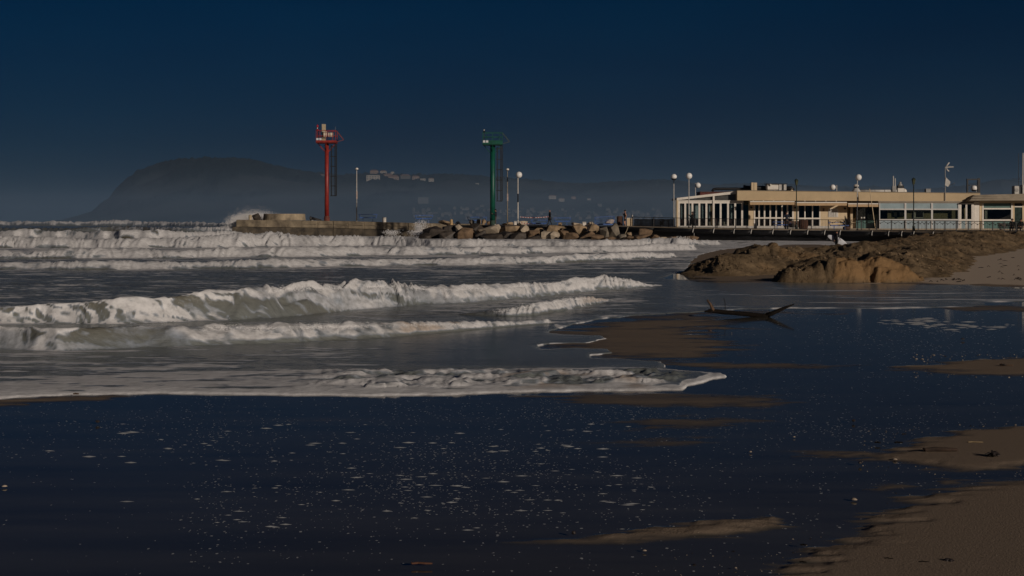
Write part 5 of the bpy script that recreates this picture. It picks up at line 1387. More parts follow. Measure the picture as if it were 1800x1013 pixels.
MB().lathe([(.3 * u, 0), (2.2 * u, .0)], 12).build('hub', PALEG, t).rotation_euler = (R(90), 0, 0)
# cable drum / pipe on the mole
p = mole_pt(553) + Vector((0, 2.0, 0.0)); p.x = (545 - 900) / FPX * p.y; u = p.y / FPX
t = thing('pipe_bundle', 'dark pipe with a flared end lying on the mole left of the red tower', 'pipe', p)
MB().tube([(0, 0, 4.0 * u), (2 * u, 0.05, 4.0 * u)], [3.9 * u, 3.6 * u], 14).build('flange', DARKIRON, t)
MB().tube([(2 * u, .05, 4.2 * u), (10 * u, .1, 2.8 * u), (20 * u, .15, 1.0 * u)], [2.9 * u, 1.9 * u, .9 * u], 12).build('pipe', DARKIRON, t, smooth=True)
MB().box(3 * u, 6 * u, -.25, .3, 0, 1.2 * u).build('cradle', GREYM, t)

# brown tub, spiky plant, table and chairs seen inside
p = bp(1412, 2.2); u = p.y / FPX
t = thing('planter_tub', 'big dark brown barrel tub in front of the right-hand windows', 'planter', p)
for k in range(16):
    a = k * 2 * math.pi / 16; r = 7.0 * u
    MB().tube([(r * .8 * math.cos(a), r * .8 * math.sin(a), 0), (r * math.cos(a), r * math.sin(a), 9 * u), (r * .9 * math.cos(a), r * .9 * math.sin(a), 18 * u)], .09, 5).build('stave', BROWNW, t)
MB().lathe([(5.4 * u, .02), (6.6 * u, 9 * u), (6.0 * u, 17.6 * u)], 16).build('fill', DARKIRON, t)
p = bp(1387, 3.0); u = p.y / FPX
t = thing('low_wall_panel', 'dark brown board screen beside the lantern post', 'screen', p)
for k in range(6): MB().box((-9 + 4.6 * k) * u, (-4.8 + 4.6 * k) * u, 0, .06, 4 * u, (15.5 + .3 * (k % 2)) * u).build('board', BROWNW, t)
for x in (-7, 14): MB().box(x * u, (x + 1.5) * u, .07, .16, 0, 15 * u).build('leg', BROWNW, t)
p = bp(1488, 3.0); u = p.y / FPX
t = thing('spiky_plant', 'dark spiky leaved plant in a tub by the blue bench', 'plant', p)
MB().lathe([(5 * u, 0), (6.5 * u, 4 * u), (6.8 * u, 7 * u)], 14).build('pot', BROWNW, t)
random.seed(12)
LEAF = mat('dusky_leaf', (0.030, 0.022, 0.020), 0.6, var=0.3, scale=3)
def blade(L, a, lean, w):
    pts = []
    for i in range(6):
        q = i / 5
        r = L * math.sin(lean) * q ** 1.3; z = L * math.cos(lean) * q - .25 * L * q * q * lean
        pts.append(Vector((r * math.cos(a), r * math.sin(a), z)))
    m = MB(); vs = []; fs = []
    side = Vector((-math.sin(a), math.cos(a), 0))
    for i, q in enumerate(pts):
        ww = w * (1 - (i / 5) ** 2) + .004
        vs += [q - side * ww, q + Vector((0, 0, ww * .5)), q + side * ww]
    for i in range(5):
        for j in range(2): fs.append((3 * i + j, 3 * i + j + 1, 3 * i + 3 + j + 1, 3 * i + 3 + j))
    return m.add([(v.x, v.y, v.z + 6.5 * u) for v in map(Vector, vs)], fs)
for k in range(95):
    blade(random.uniform(12, 25) * u, random.uniform(0, 6.28), random.uniform(.1, 1.15), .075).build('leaf', LEAF, t)
# tables and chairs inside the veranda
for i, (px, off, lab) in enumerate(((1248, 8.0, 'cloth-covered table behind the glass in the middle of the veranda'), (1270, 8.3, 'cloth-covered table behind the glass in the right half of the veranda'), (1232, 9.5, 'cloth-covered table behind the glass in the left half of the veranda'))):
    Y = BY + 1.4 + .4 * i
    p = Vector((wx(px, Y), Y, wz(402, Y)))
    u = Y / FPX
    t = thing('dining_table', lab, 'table', p, group='tables inside the veranda')
    MB().prism([(-9 * u, 0.15), (-7.5 * u, 12 * u), (7.5 * u, 12 * u), (9 * u, 0.15)], -.4, .4).build('tablecloth', CLOTH, t, bevel=.05)
    for x in (-6, 6): MB().bar((x * u, 0, 0), (x * u, 0, .3), .06).build('leg', DARKIRON, t)
CHAIRM = mat('dark_red_chair', (0.055, 0.018, 0.014), 0.6, var=0.2)
def chair(p, u, rz, label):
    t = thing('chair', label, 'chair', p, rz, 'dark chairs inside the veranda')
    MB().box(-.22, .22, -.22, .22, .42, .47).build('seat', CHAIRM, t)
    MB().box(-.21, .21, .19, .23, .55, .95).build('backrest', CHAIRM, t)
    for x in (-.19, .19):
        for y in (-.19, .21): MB().bar((x, y, 0), (x, y, .42 if y < 0 else .95), .04).build('leg', CHAIRM, t)
for px, lab in ((1196.5, 'dark chair behind the first pane of the veranda'), (1202, 'dark red chair behind the first pane, close to the second mullion'), (1208, 'dark red chair behind the second pane of the veranda'), (1225, 'dark chair behind the glass just right of the woman photographing'), (1237, 'dark chair behind the fourth veranda pane'), (1262, 'dark chair right of the middle table in the veranda'), (1284, 'dark chair in the right end of the veranda')):
    Y = BY + .8
    chair(Vector((wx(px, Y), Y, wz(402, Y))), Y / FPX, random.uniform(-1, 1), lab)
# low white wall and things on the deck left of the veranda (x 1103-1190)
p = bp(1107, 3.0); u = p.y / FPX
t = thing('white_cabinet', 'white slatted cabinet standing right of the figure in the cap', 'cabinet', p)
for k in range(6): MB().box((-5 + 1.9 * k) * u, (-3.3 + 1.9 * k) * u, 0, .08, .05, 14.5 * u).build('slat', CREAM, t)
MB().box(-5.4 * u, 6.8 * u, -.03, .6, 14.6 * u, 15.6 * u).build('top', WHITE, t); MB().box(-5 * u, 6.3 * u, .1, .55, 0.05, 14.5 * u).build('body', CREAM, t)
p = bp(1140, 9.0); u = p.y / FPX
t = thing('screen_fence', 'low pale slatted windbreak along the deck left of the veranda', 'fence', p)
for k in range(30): MB().box((-25 + 2.3 * k) * u, (-23.1 + 2.3 * k) * u, 0, .05, .1, (14 + .25 * math.sin(k)) * u).build('slat', mat('weathered_slat', (0.23, 0.185, 0.14), 0.9, var=0.15), t)
for z in (3, 12): MB().box(-25 * u, 45 * u, .06, .1, z * u, (z + 1) * u).build('rail', PALEG, t)
p = bp(1168, 5.0); u = p.y / FPX
t = thing('dark_table', 'dark table with rounded top on the deck left of the veranda', 'table', p)
MB().box(-9 * u, 9 * u, -.4, .4, 11 * u, 12.2 * u).build('tabletop', BLACKP, t, bevel=.03)
for x in (-7.5, 7.5): MB().box((x - .8) * u, (x + .8) * u, -.3, .3, 0, 11 * u).build('leg', BLACKP, t)
MB().box(-9 * u, -3 * u, -.3, .3, 5 * u, 10.5 * u).build('drawer', DARKIRON, t)
# bollard light on the cabinet and the rope down to the rocks
p = bp(1109, 3.1); u = p.y / FPX
t = thing('deck_light', 'small white bollard light standing on the white cabinet', 'lamp', p + Vector((0.15, .3, 15.7 * u)))
MB().lathe([(.09, 0), (.08, .22), (.11, .24), (.06, .33)], 10).build('housing', WHITE, t)
q0, q1 = deck(1104, -.15), pt(1099, 411, 146.3)
o = MB().tube([q0, q0.lerp(q1, .5) + Vector((0, 0, -.06)), q1], .045, 6).build('mooring_rope', mat('rope', (0.36, 0.29, 0.19), 0.9, var=0.15, scale=20))
tag(o, 'slanting pale rope hanging from the pier edge down to the small tan stone', 'rope')
# seaweed clump on the edge
p = deck(1035, -.2); u = p.y / FPX
t = thing('seaweed_clump', 'black tangled seaweed clump hanging over the pier edge between two tan boulders', 'seaweed', p)
for k in range(26):
    a = random.uniform(-1, 1); b = random.uniform(-.5, .8)
    pts = [Vector((a * 6 * u + random.uniform(-.1, .1) * i, -.25 - .05 * i, (b * 5 - i * random.uniform(.5, 2.2)) * u)) for i in range(5)]
    MB().tube(pts, .045, 5).build('frond', LEAF, t)
# ------------------------------------------------------------------ people
SKIN = mat('skin', (0.42, 0.22, 0.14), 0.6, var=0.06)
HAIRM = mat('dark_hair', (0.015, 0.011, 0.009), 0.6, var=0.2)
def fabric(n, c): return mat(n, c, 0.85, var=0.12, scale=6)
NAVY = fabric('navy_cloth', (0.014, 0.017, 0.028)); BLK = fabric('black_cloth', (0.009, 0.009, 0.010)); GREYT = fabric('grey_trousers', (0.085, 0.072, 0.066)); DARKT = fabric('dark_trousers', (0.016, 0.016, 0.019))
SHOEW = fabric('white_shoes', (0.6, 0.58, 0.55)); NEOP = mat('neoprene', (0.006, 0.006, 0.007), 0.45, var=0.1); DKBLUE = fabric('dark_blue_jacket', (0.012, 0.018, 0.034))
def person(label, p, rz, J, zones, hair='short', h=1.0, skirt=None, group=None, category='person'):
    """J: joint positions; one skinned surface for the body. zones: list of (test(v), material)."""
    t = thing('person', label, category, p, rz, group)
    names, idx, vs, rad = {}, 0, [], []
    def V(n, co, r):
        names[n] = len(vs); vs.append(tuple(c * h for c in co)); rad.append(r * h)
    V('pelvis', J['pelvis'], .155)
    V('waist', J['waist'], .135); V('chest', J['chest'], .165); V('collar', J['collar'], .10); V('neck', J['neck'], .058); V('jaw', J['jaw'], .078); V('head', J['head'], .098); V('crown', J['crown'], .07)
    E = [('pelvis', 'waist'), ('waist', 'chest'), ('chest', 'collar'), ('collar', 'neck'), ('neck', 'jaw'), ('jaw', 'head'), ('head', 'crown')]
    for s in 'LR':
        V('sh' + s, J['sh' + s], .078); V('el' + s, J['el' + s], .052); V('wr' + s, J['wr' + s], .034); V('pa' + s, J['pa' + s], .036)
        V('hip' + s, J['hip' + s], .105); V('kn' + s, J['kn' + s], .068); V('an' + s, J['an' + s], .046); V('to' + s, J['to' + s], .036)
        E += [('collar', 'sh' + s), ('sh' + s, 'el' + s), ('el' + s, 'wr' + s), ('wr' + s, 'pa' + s), ('pelvis', 'hip' + s), ('hip' + s, 'kn' + s), ('kn' + s, 'an' + s), ('an' + s, 'to' + s)]
    me = bpy.data.meshes.new('body_cage'); me.from_pydata(vs, [(names[a], names[b]) for a, b in E], [])
    o = bpy.data.objects.new('body', me); C.objects.link(o)
    m = o.modifiers.new('skin', 'SKIN'); m.use_smooth_shade = True
    for i, sv in enumerate(me.skin_vertices[0].data): sv.radius = (rad[i], rad[i]); sv.use_root = (i == 0)
    o.modifiers.new('sub', 'SUBSURF').levels = 1
    dg = bpy.context.evaluated_depsgraph_get()
    me2 = bpy.data.meshes.new_from_object(o.evaluated_get(dg))
    o.modifiers.clear(); o.data = me2; me2.name = 'body'
    bpy.data.meshes.remove(me)
    bm = bmesh.new(); bm.from_mesh(me2)
    def finger(a, b, c):                       # a bent finger grown into the same mesh
        k = [Vector(a), Vector(b), Vector(c)]
        tb = MB().tube(k, [.0105 * h, .0095 * h, .007 * h], 5)
        q = [bm.verts.new(v) for v in tb.v]
        for f in tb.f:
            try: bm.faces.new([q[i] for i in f])
            except ValueError: pass
    for s in 'LR':
        w, pa = Vector(J['wr' + s]) * h, Vector(J['pa' + s]) * h
        d = (pa - w).normalized(); side = d.cross(Vector((0, 1, 0.2))).normalized(); nrm = d.cross(side)
        for k, L in enumerate((.066, .078, .072, .055)):
            b0 = pa + side * (k - 1.5) * .021 * h + d * .01
            b1 = b0 + (d * .55 + nrm * .12) * L * h * .9; b2 = b1 + (d * .35 + nrm * .35) * L * h * .8
            finger(b0, b1, b2)
        b0 = w.lerp(pa, .5) + side * .036 * h; finger(b0, b0 + (side * .6 + d * .6) * .04 * h, b0 + (side * .5 + d * 1.0) * .062 * h)
    bm.to_mesh(me2); bm.free()
    mats = []
    for z in zones:
        if z[1] not in mats: mats.append(z[1])
    if SKIN not in mats: mats.append(SKIN)
    me2.materials.clear()
    for mm in mats: me2.materials.append(mm)
    hand = [Vector(J['pa' + s]) * h for s in 'LR']; wrist = [Vector(J['wr' + s]) * h for s in 'LR']
    for pl in me2.polygons:
        pl.use_smooth = True
        c = pl.center
        m_ = SKIN
        if not any((c - a).length < .085 * h and (c - a).length < (c - b).length + .02 for a, b in zip(hand, wrist)):
            for test, zm in zones:
                if test(c / h): m_ = zm; break
        pl.material_index = mats.index(m_)
    o.parent = t
    hd = Vector(J['head']) * h
    f = Vector(J.get('face', (0, -1, 0))).normalized(); up = Vector((0, 0, 1)); rt_ = f.cross(up).normalized()
    MB().ball((0, 0, 0), .018 * h, 6, 4).build('nose', SKIN, t, smooth=True).location = hd + f * .105 * h - up * .02 * h
    for s in (-1, 1):
        MB().ball((0, 0, 0), .011 * h, 6, 4).build('eye', HAIRM, t, smooth=True).location = hd + f * .094 * h + rt_ * s * .034 * h + up * .012 * h
        MB().ball((0, 0, 0), .022 * h, 6, 4).build('ear', SKIN, t, smooth=True).location = hd + rt_ * s * .10 * h - up * .01
    MB().box(-.022, .022, -.006, .006, -.004, .004).build('mouth', mat('lips', (0.25, 0.09, 0.07), 0.6), t).location = hd + f * .098 * h - up * .055 * h
    if hair:
        hb = MB()
        if hair == 'cap':
            hb.ball((0, 0, 0), .118 * h, 12, 8, .8)
            o2 = hb.build('cap', BLK, t, smooth=True); o2.location = hd + up * .055 * h - f * .012
            MB().box(-.08 * h, .08 * h, -.10 * h, 0.0, 0, .014).build('cap_peak', BLK, t).location = hd + up * .065 * h + f * .06 * h
            t.children[-1].rotation_euler = (0, 0, math.atan2(f.x, -f.y))
        else:
            hb.ball((0, 0, 0), .112 * h, 12, 8, .95)
            o2 = hb.build('hair', HAIRM, t, smooth=True); o2.location = hd + up * .030 * h - f * .028 * h
            if hair == 'long':
                MB().tube([(0, 0, .02), (0, .02, -.12), (0, .03, -.26)], [.10 * h, .105 * h, .05 * h], 10).build('hair_fall', HAIRM, t, smooth=True).location = hd - f * .05 * h
                t.children[-1].rotation_euler = (0, 0, math.atan2(f.x, -f.y))
    if skirt:
        z0, z1, r0, r1, mm = skirt
        MB().lathe([(r0 * 1.15, z1 * h), (r0 * 1.05, z1 * h - .08), (r1 * .95, (z0 + .3) * h), (r1, z0 * h), (r1 * .9, z0 * h + .01)], 16).build('coat_skirt', mm, t, smooth=True).scale = (1.0, .72, 1)
    return t
def stand(**k):
    J = dict(pelvis=(0, 0, .96), waist=(0, 0, 1.10), chest=(0, 0, 1.30), collar=(0, .01, 1.45), neck=(0, 0, 1.52), jaw=(0, -.02, 1.58), head=(0, -.02, 1.66), crown=(0, -.01, 1.72),
             shL=(.18, 0, 1.42), elL=(.24, .02, 1.14), wrL=(.23, -.06, .90), paL=(.23, -.08, .83), shR=(-.18, 0, 1.42), elR=(-.24, .02, 1.14), wrR=(-.23, -.06, .90), paR=(-.23, -.08, .83),
             hipL=(.09, 0, .90), knL=(.10, -.02, .50), anL=(.10, .02, .09), toL=(.11, -.14, .035), hipR=(-.09, 0, .90), knR=(-.10, -.02, .50), anR=(-.10, .02, .09), toR=(-.11, -.14, .035))
    J.update(k); return J
def outfit(top, legs, shoes, neck=1.50, waist=.95):
    return [(lambda c: c.z > neck, SKIN), (lambda c: c.z > waist, top), (lambda c: c.z < .10, shoes), (lambda c: True, legs)]
LEFT = -math.pi / 2      # facing the left of the picture (the body's front is -y)
# man with a phone in front of the green tower
person('man in navy jacket and grey trousers with a phone at the green tower foot', deck(871.5, 1.7), LEFT,
       stand(elL=(.22, -.10, 1.16), wrL=(.10, -.34, 1.24), paL=(.07, -.41, 1.28), elR=(-.22, -.06, 1.15), wrR=(-.10, -.30, 1.20), paR=(-.06, -.37, 1.24), head=(0, -.05, 1.65), jaw=(0, -.05, 1.575)),
       outfit(NAVY, GREYT, SHOEW, waist=.92), h=1.02)
q = deck(871.5, 1.7)
ph = MB().box(-.006, .006, -.04, .04, -.075, .075).build('phone', BLACKP); ph.location = q + Vector((-.50, .02, 1.34)); ph.rotation_euler = (0, R(25), 0)
tag(ph, 'black phone held up by the man at the green tower', 'phone')
# bald man in a long dark coat
person('bald man in a long black coat walking left between the two blue benches', deck(966.5, 0.9), LEFT,
       stand(knL=(.10, -.16, .52), anL=(.10, -.22, .10), toL=(.10, -.38, .06), knR=(-.10, .02, .50), anR=(-.10, .26, .12), toR=(-.10, .16, .03), elL=(.24, .08, 1.14), wrL=(.23, .04, .90), paL=(.23, .02, .83)),
       outfit(BLK, DARKT, BLK, neck=1.52), hair=None, h=.97, skirt=(.58, 1.02, .19, .27, BLK))
# figure in a cap by the litter bin
person('slim person with a black cap, black vest and bare arms beside the brown bin', deck(1099, 1.3), LEFT,
       stand(elR=(-.20, -.16, 1.20), wrR=(-.12, -.22, 1.42), paR=(-.10, -.22, 1.50), elL=(.22, .10, 1.18), wrL=(.20, .02, .98), paL=(.20, -.02, .92), knL=(.10, -.12, .50), anL=(.10, -.04, .10), toL=(.10, -.2, .04)),
       [(lambda c: c.z > 1.47, SKIN), (lambda c: abs(c.x) > .205 and c.z > .85, SKIN), (lambda c: c.z > .62, BLK), (lambda c: c.z < .12, SHOEW), (lambda c: True, SKIN)], hair='cap', h=1.0)
# woman taking a photograph at the railing
person('woman in a long black coat photographing with raised hands at the railing', deck(1217.5, 0.6), LEFT + .2,
       stand(elL=(.20, -.20, 1.22), wrL=(.08, -.40, 1.42), paL=(.05, -.45, 1.48), elR=(-.20, -.18, 1.22), wrR=(-.07, -.38, 1.42), paR=(-.04, -.43, 1.48)),
       outfit(BLK, BLK, BLK), hair='long', h=.98, skirt=(.50, 1.0, .20, .27, BLK))
q = deck(1217.5, 0.6)
cam_o = MB().box(-.03, .03, -.06, .06, -.04, .04).tube([(-.03, 0, 0), (-.09, 0, 0)], .03, 10).build('camera_body', BLACKP); cam_o.location = q + Vector((-.47, .06, 1.50))
tag(cam_o, 'small black camera held up by the woman at the railing', 'camera')
# man leaning at the railing
person('man in a dark blue jacket facing the sea with one arm on the railing', deck(1383, 0.75), 0,
       stand(elR=(-.32, -.10, 1.20), wrR=(-.42, -.32, 1.10), paR=(-.45, -.40, 1.10), elL=(.24, -.02, 1.14), wrL=(.08, -.16, 1.02), paL=(.03, -.18, .98)),
       outfit(DKBLUE, DARKT, BLK), h=1.05)
# bench with two seated people at the right
p = deck(1786, 1.0)
t = thing('park_bench', 'dark wooden bench on the pier at the right picture edge', 'bench', p)
for k in range(3): MB().bar((-1.5, -.1 + .14 * k, .44), (1.3, -.1 + .14 * k, .44), .11, .035).build('seat_slat', BROWNW, t)
for k in range(3): MB().bar((-1.5, .34 + .03 * k, .58 + .14 * k), (1.3, .34 + .03 * k, .58 + .14 * k), .035, .11).build('back_slat', BROWNW, t)
for x in (-1.3, 1.1):
    MB().bar((x, -.12, 0), (x, -.12, .42), .06).bar((x, .25, 0), (x, .44, .95), .06).bar((x, -.16, .41), (x, .3, .41), .05).build('frame', DARKIRON, t)
SIT = dict(pelvis=(0, .08, .54), waist=(0, .10, .68), chest=(0, .10, .88), collar=(0, .08, 1.03), neck=(0, .06, 1.10), jaw=(0, .03, 1.16), head=(0, .03, 1.24), crown=(0, .04, 1.30),
           shL=(.18, .08, 1.0), elL=(.22, -.02, .76), wrL=(.12, -.20, .68), paL=(.08, -.26, .66), shR=(-.18, .08, 1.0), elR=(-.22, -.02, .76), wrR=(-.12, -.20, .68), paR=(-.08, -.26, .66),
           hipL=(.09, .02, .54), knL=(.11, -.36, .54), anL=(.11, -.38, .09), toL=(.11, -.54, .035), hipR=(-.09, .02, .54), knR=(-.11, -.36, .54), anR=(-.11, -.38, .09), toR=(-.11, -.54, .035))
ZS = [(lambda c: c.z > 1.09, SKIN), (lambda c: c.z > .60, BLK), (lambda c: c.z < .10, BLK), (lambda c: True, DARKT)]
person('person in black clothes seated on the left half of the dark bench', p + Vector((-.35, 0, -.02)), -.5, SIT, ZS)
S2 = dict(SIT); S2.update(knR=(-.20, -.34, .56), anR=(-.26, -.20, .10), toR=(-.28, -.36, .04))
person('person seated at the right end of the dark bench, by the picture edge', p + Vector((.42, 0, -.02)), -.7, S2, ZS)
# surfer wading with a white board under the arm
sp_ = Vector(((1471 - 900) / FPX * 112, 112.0, -.30))
person('surfer in a black wetsuit carrying a white board under the pier edge', sp_, -.6,
       stand(elL=(.26, .02, 1.16), wrL=(.34, -.08, .96), paL=(.36, -.10, .90), knL=(.10, -.18, .52), anL=(.10, -.10, .12)), [(lambda c: c.z > 1.53, SKIN), (lambda c: True, NEOP)], h=.84)
bo = MB(); n = 18; vs = []; fs = []
for i in range(n + 1):
    q = i / n; x = -.85 + 1.7 * q
    w = .27 * (math.sin(math.pi * min(1, q * .94 + .04)) ** .62); th = .035 * math.sin(math.pi * min(.97, max(.03, q))) ** .5
    rk = .10 * (q - .45) ** 2
    for k in range(8):
        a = 2 * math.pi * k / 8
        vs.append((x, th * math.cos(a), w * math.sin(a)))
for i in range(n):
    for k in range(8): fs.append((i * 8 + k, i * 8 + (k + 1) % 8, (i + 1) * 8 + (k + 1) % 8, (i + 1) * 8 + k))
fs += [tuple(range(8)), tuple(n * 8 + k for k in reversed(range(8)))]
t = thing('surfboard', 'white surfboard carried aslant by the surfer in front of the painted shade under the pier', 'surfboard', sp_ + Vector((.10, .22, .72)))
t.rotation_euler = (0, R(26), R(-8))
bo.add(vs, fs).build('board', mat('white_board', (0.62, 0.63, 0.66), 0.35, var=0.03), t, smooth=True)
MB().prism([(-.80, -.16), (-.62, -.16), (-.74, -.36), (-.84, -.34)], -.04, -.02).build('fin', BLACKP, t)
# ------------------------------------------------------------------ driftwood and litter on the sand
WOODD = mat('wet_driftwood', (0.010, 0.007, 0.005), 0.8, var=0.3, scale=9, bump=0.01, stretch=(1, 6, 6), spec=0.12)
WOODL = mat('bare_driftwood', (0.105, 0.062, 0.036), 0.8, var=0.3, scale=9, bump=0.01)
b0 = gpt(1300, 555, 0.0); u = b0.y / FPX
t = thing('driftwood', 'long dark bent driftwood branch lying in the shallow water with both ends raised', 'driftwood', b0)
def dw(x, y, dy=0): return Vector(((x - 1300) * u, dy, (555 - y) * u + .02))
MB().tube([dw(1238, 549, -.1), dw(1252, 548.5), dw(1270, 550.5), dw(1295, 552.5), dw(1320, 555), dw(1340, 557), dw(1349, 557.5)], [.018, .045, .05, .048, .05, .055, .058], 10).build('trunk', WOODD, t, smooth=True)
MB().tube([dw(1346, 557), dw(1358, 552.5), dw(1370, 547), dw(1382, 542), dw(1396, 536.5)], [.056, .046, .040, .028, .010], 10).build('branch', WOODD, t, smooth=True)
MB().tube([dw(1254, 548.5), dw(1252, 543), dw(1249, 537), dw(1243, 529)], [.045, .036, .028, .020], 8).build('branch', WOODL, t, smooth=True)
MB().tube([dw(1274.5, 550, -.02), dw(1274.3, 540, -.02), dw(1274, 532, -.02), dw(1271.5, 526, -.02)], .007, 5).build('twig', WOODD, t)
MB().tube([dw(1251, 547.5), dw(1245, 545.5)], [.03, .008], 6).tube([dw(1250, 549.5), dw(1240, 550.5)], [.03, .01], 6).build('root_stub', WOODD, t)

def log(px, py, wpx, hpx, label, name='wood_piece', m=None, ang=0.0, cat='driftwood'):
    p = gpt(px, py, 0.0); u = p.y / FPX; p.z = -0.012
    t = thing(name, label, cat, p, ang)
    m = m or WOODD
    L = wpx * u
    pts = [Vector((-L / 2, 0, hpx * u * .45)), Vector((-L * .2, .01, hpx * u * .55)), Vector((L * .15, 0, hpx * u * .5)), Vector((L / 2, .0, hpx * u * .42))]
    MB().tube(pts, [hpx * u * .42, hpx * u * .5, hpx * u * .46, hpx * u * .36], 8).build('stick', m, t)
    MB().tube([pts[0], pts[0] + Vector((-.03 * L, .02, .05 * L))], [hpx * u * .38, hpx * u * .12], 6).build('broken_end', m, t)
    return t
log(1654, 792, 58, 8, 'short split log lying on the dry sand bar, largest wood there', 'log', mat('split_log', (0.045, 0.026, 0.016), 0.85, var=0.3, scale=10), .05)
log(1580, 777, 14, 3, 'small dark twig at the left tip of the sand bar with the split log', ang=.1)
log(1543, 777, 9, 3, 'tiny dark stick in the wet left of the sand bar', ang=.0)
log(1625, 987, 16, 4, 'dark flat wood chip on the sand near the bottom right, left of the seaweed tuft', ang=.1)
log(1413, 956, 10, 3, 'dark wood chip at the left tip of the bottom right sand', ang=.05)
log(1412, 986, 11, 3, 'dark wood chip near the bottom edge, below the other chip at the sand tip', ang=-.05)
log(1563, 981, 14, 4, 'black bark piece on the bottom right sand above the flat wood chip', ang=-.1)
log(1730, 980, 22, 3, 'long thin dark stick at the right of the bottom sand', ang=-.06)
log(1770, 642, 22, 2.5, 'thin brown stick on the small sand patch at the right edge', ang=.2, m=WOODL)
log(1715, 776, 26, 2.2, 'pale thin reed right of the split log on the sand bar', ang=.0, m=mat('pale_reed', (0.26, 0.19, 0.10), 0.8))
log(742, 989, 36, 4, 'rust-orange piece of bark floating at the bottom edge', m=mat('rust_bark', (0.13, 0.055, 0.03), 0.85, var=0.25), ang=.02)
log(134, 692, 9, 3, 'rust-brown scrap of wood at the swash edge on the left', m=WOODL, ang=.1)
def tuft(px, py, wpx, label, n, seed, m=LEAF, cat='seaweed', name='seaweed_tuft', h=.7):
    rnd = random.Random(seed)
    p = gpt(px, py, 0.0); u = p.y / FPX; p.z = -0.01
    t = thing(name, label, cat, p)
    for k in range(n):
        a = rnd.uniform(0, 6.28); L = wpx * u * rnd.uniform(.3, .6)
        MB().tube([Vector((0, 0, .01)), Vector((math.cos(a) * L * .5, math.sin(a) * L * .5, rnd.uniform(.2, h) * L)), Vector((math.cos(a) * L, math.sin(a) * L, rnd.uniform(.0, h) * L))], [.012, .010, .003], 5).build('frond', m, t)
    return t
tuft(1745, 801, 24, 'dark tangled seaweed tuft right of the split log', 22, 1)
tuft(1668, 985, 18, 'thin dark seaweed tuft on the bottom right sand', 12, 2, h=.4)
tuft(172, 741, 9, 'small black seaweed lump alone on the wet sand at the left', 12, 3)
tuft(1008, 936, 8, 'small dark lump on the pale sand streak near the bottom middle', 10, 4)
tuft(1500, 739, 7, 'tiny dark lump among the foam flecks in the right wet sand', 8, 5)
tuft(1763, 642, 12, 'dark weed scrap on the small sand patch at the right edge', 10, 6, h=.4)
tuft(1693, 596, 8, 'small brown weed scrap in the mirror-smooth wet sand on the right', 8, 7)
tuft(1512, 813, 8, 'small dark weed scrap below the sand bar on the right', 8, 8)
SHELLM = mat('pale_shell', (0.50, 0.40, 0.30), 0.6, var=0.15, scale=12)
def shell(px, py, wpx, label, col=None):
    p = gpt(px, py, 0.0); u = p.y / FPX; p.z = -.018
    t = thing('shell', label, 'shell', p, random.uniform(0, 3))
    r = wpx * u / 2
    vs = [(0, 0, r * .5)]; fs = []; n = 14
    for i in range(n):
        a = 2 * math.pi * i / n; q = 1 + .08 * (i % 2)
        vs.append((r * q * math.cos(a), r * .75 * q * math.sin(a), 0))
        vs.append((r * .6 * math.cos(a), r * .45 * math.sin(a), r * .36))
    for i in range(n):
        j = (i + 1) % n
        fs += [(0, 2 + 2 * i, 2 + 2 * j), (2 + 2 * i, 1 + 2 * i, 1 + 2 * j, 2 + 2 * j)]
    MB().add(vs, fs).build('valve', col or SHELLM, t, smooth=True)
for a in ((1501, 874, 13, 'buff shell lying in the dark wet sand right of the middle, largest shell there'), (1319, 791, 7, 'small bright shell on the wet sand left of the sand bar'), (1573, 804, 9, 'white shell at the lower edge of the sand bar with the split log'), (1733, 968, 13, 'white shell on the sand near the bottom right corner'),
          (1396, 765, 5, 'tiny shell fragment above the small bright shell'), (1133, 963, 8, 'pale round shell at the bottom, below the sand streak'), (1742, 1003, 8, 'white shell at the bottom edge by the right corner'), (1293, 993, 6, 'orange-buff shell near the bottom edge, left of the sand tip'),
          (1227, 932, 7, 'buff shell sitting on the pale sand streak'), (8, 851, 10, 'pale shell at the left picture edge'), (1112, 548, 3, 'bright white shell on the damp sand left of the driftwood'), (1286, 584, 3, 'bright white shell on wet sand below the driftwood'), (1689, 1000, 8, 'white shell fragment at the bottom edge left of the corner shell')):
    shell(*a)

# ------------------------------------------------------------------ foam flecks and shell grit that nobody could count
def flecks(name, n, seed, dens, size, m, zmax=.02, hk=.10):
    rnd = np.random.RandomState(seed)
    vs, fs = [], []
    made = 0
    while made < n:
        px = rnd.uniform(-120, 1920); py = 1 / rnd.uniform(1 / 1060., 1 / 520.)
        if rnd.rand() > dens(px, py): continue
        p = gpt(px, py); u = p.y / FPX
        w, asp = size(rnd, px, py)
        w *= u; d = w * asp * (py - HZ) and w * asp
        k = len(vs); m_ = 8
        ph = rnd.uniform(0, 6.28)
        vs.append((p.x, p.y, -.03 + min(zmax, w * hk) * rnd.uniform(.7, 1.3)))
        for i in range(m_):
            a = 2 * math.pi * i / m_ ; q = rnd.uniform(.65, 1.2)
            vs.append((p.x + w * q * math.cos(a), p.y + d * q * math.sin(a), -.0305))
        fs += [(k, k + 1 + i, k + 1 + (i + 1) % m_) for i in range(m_)]
        made += 1
    o = MB().add(vs, fs).build(name, m, smooth=True)
    tag(o, kind='stuff'); return o
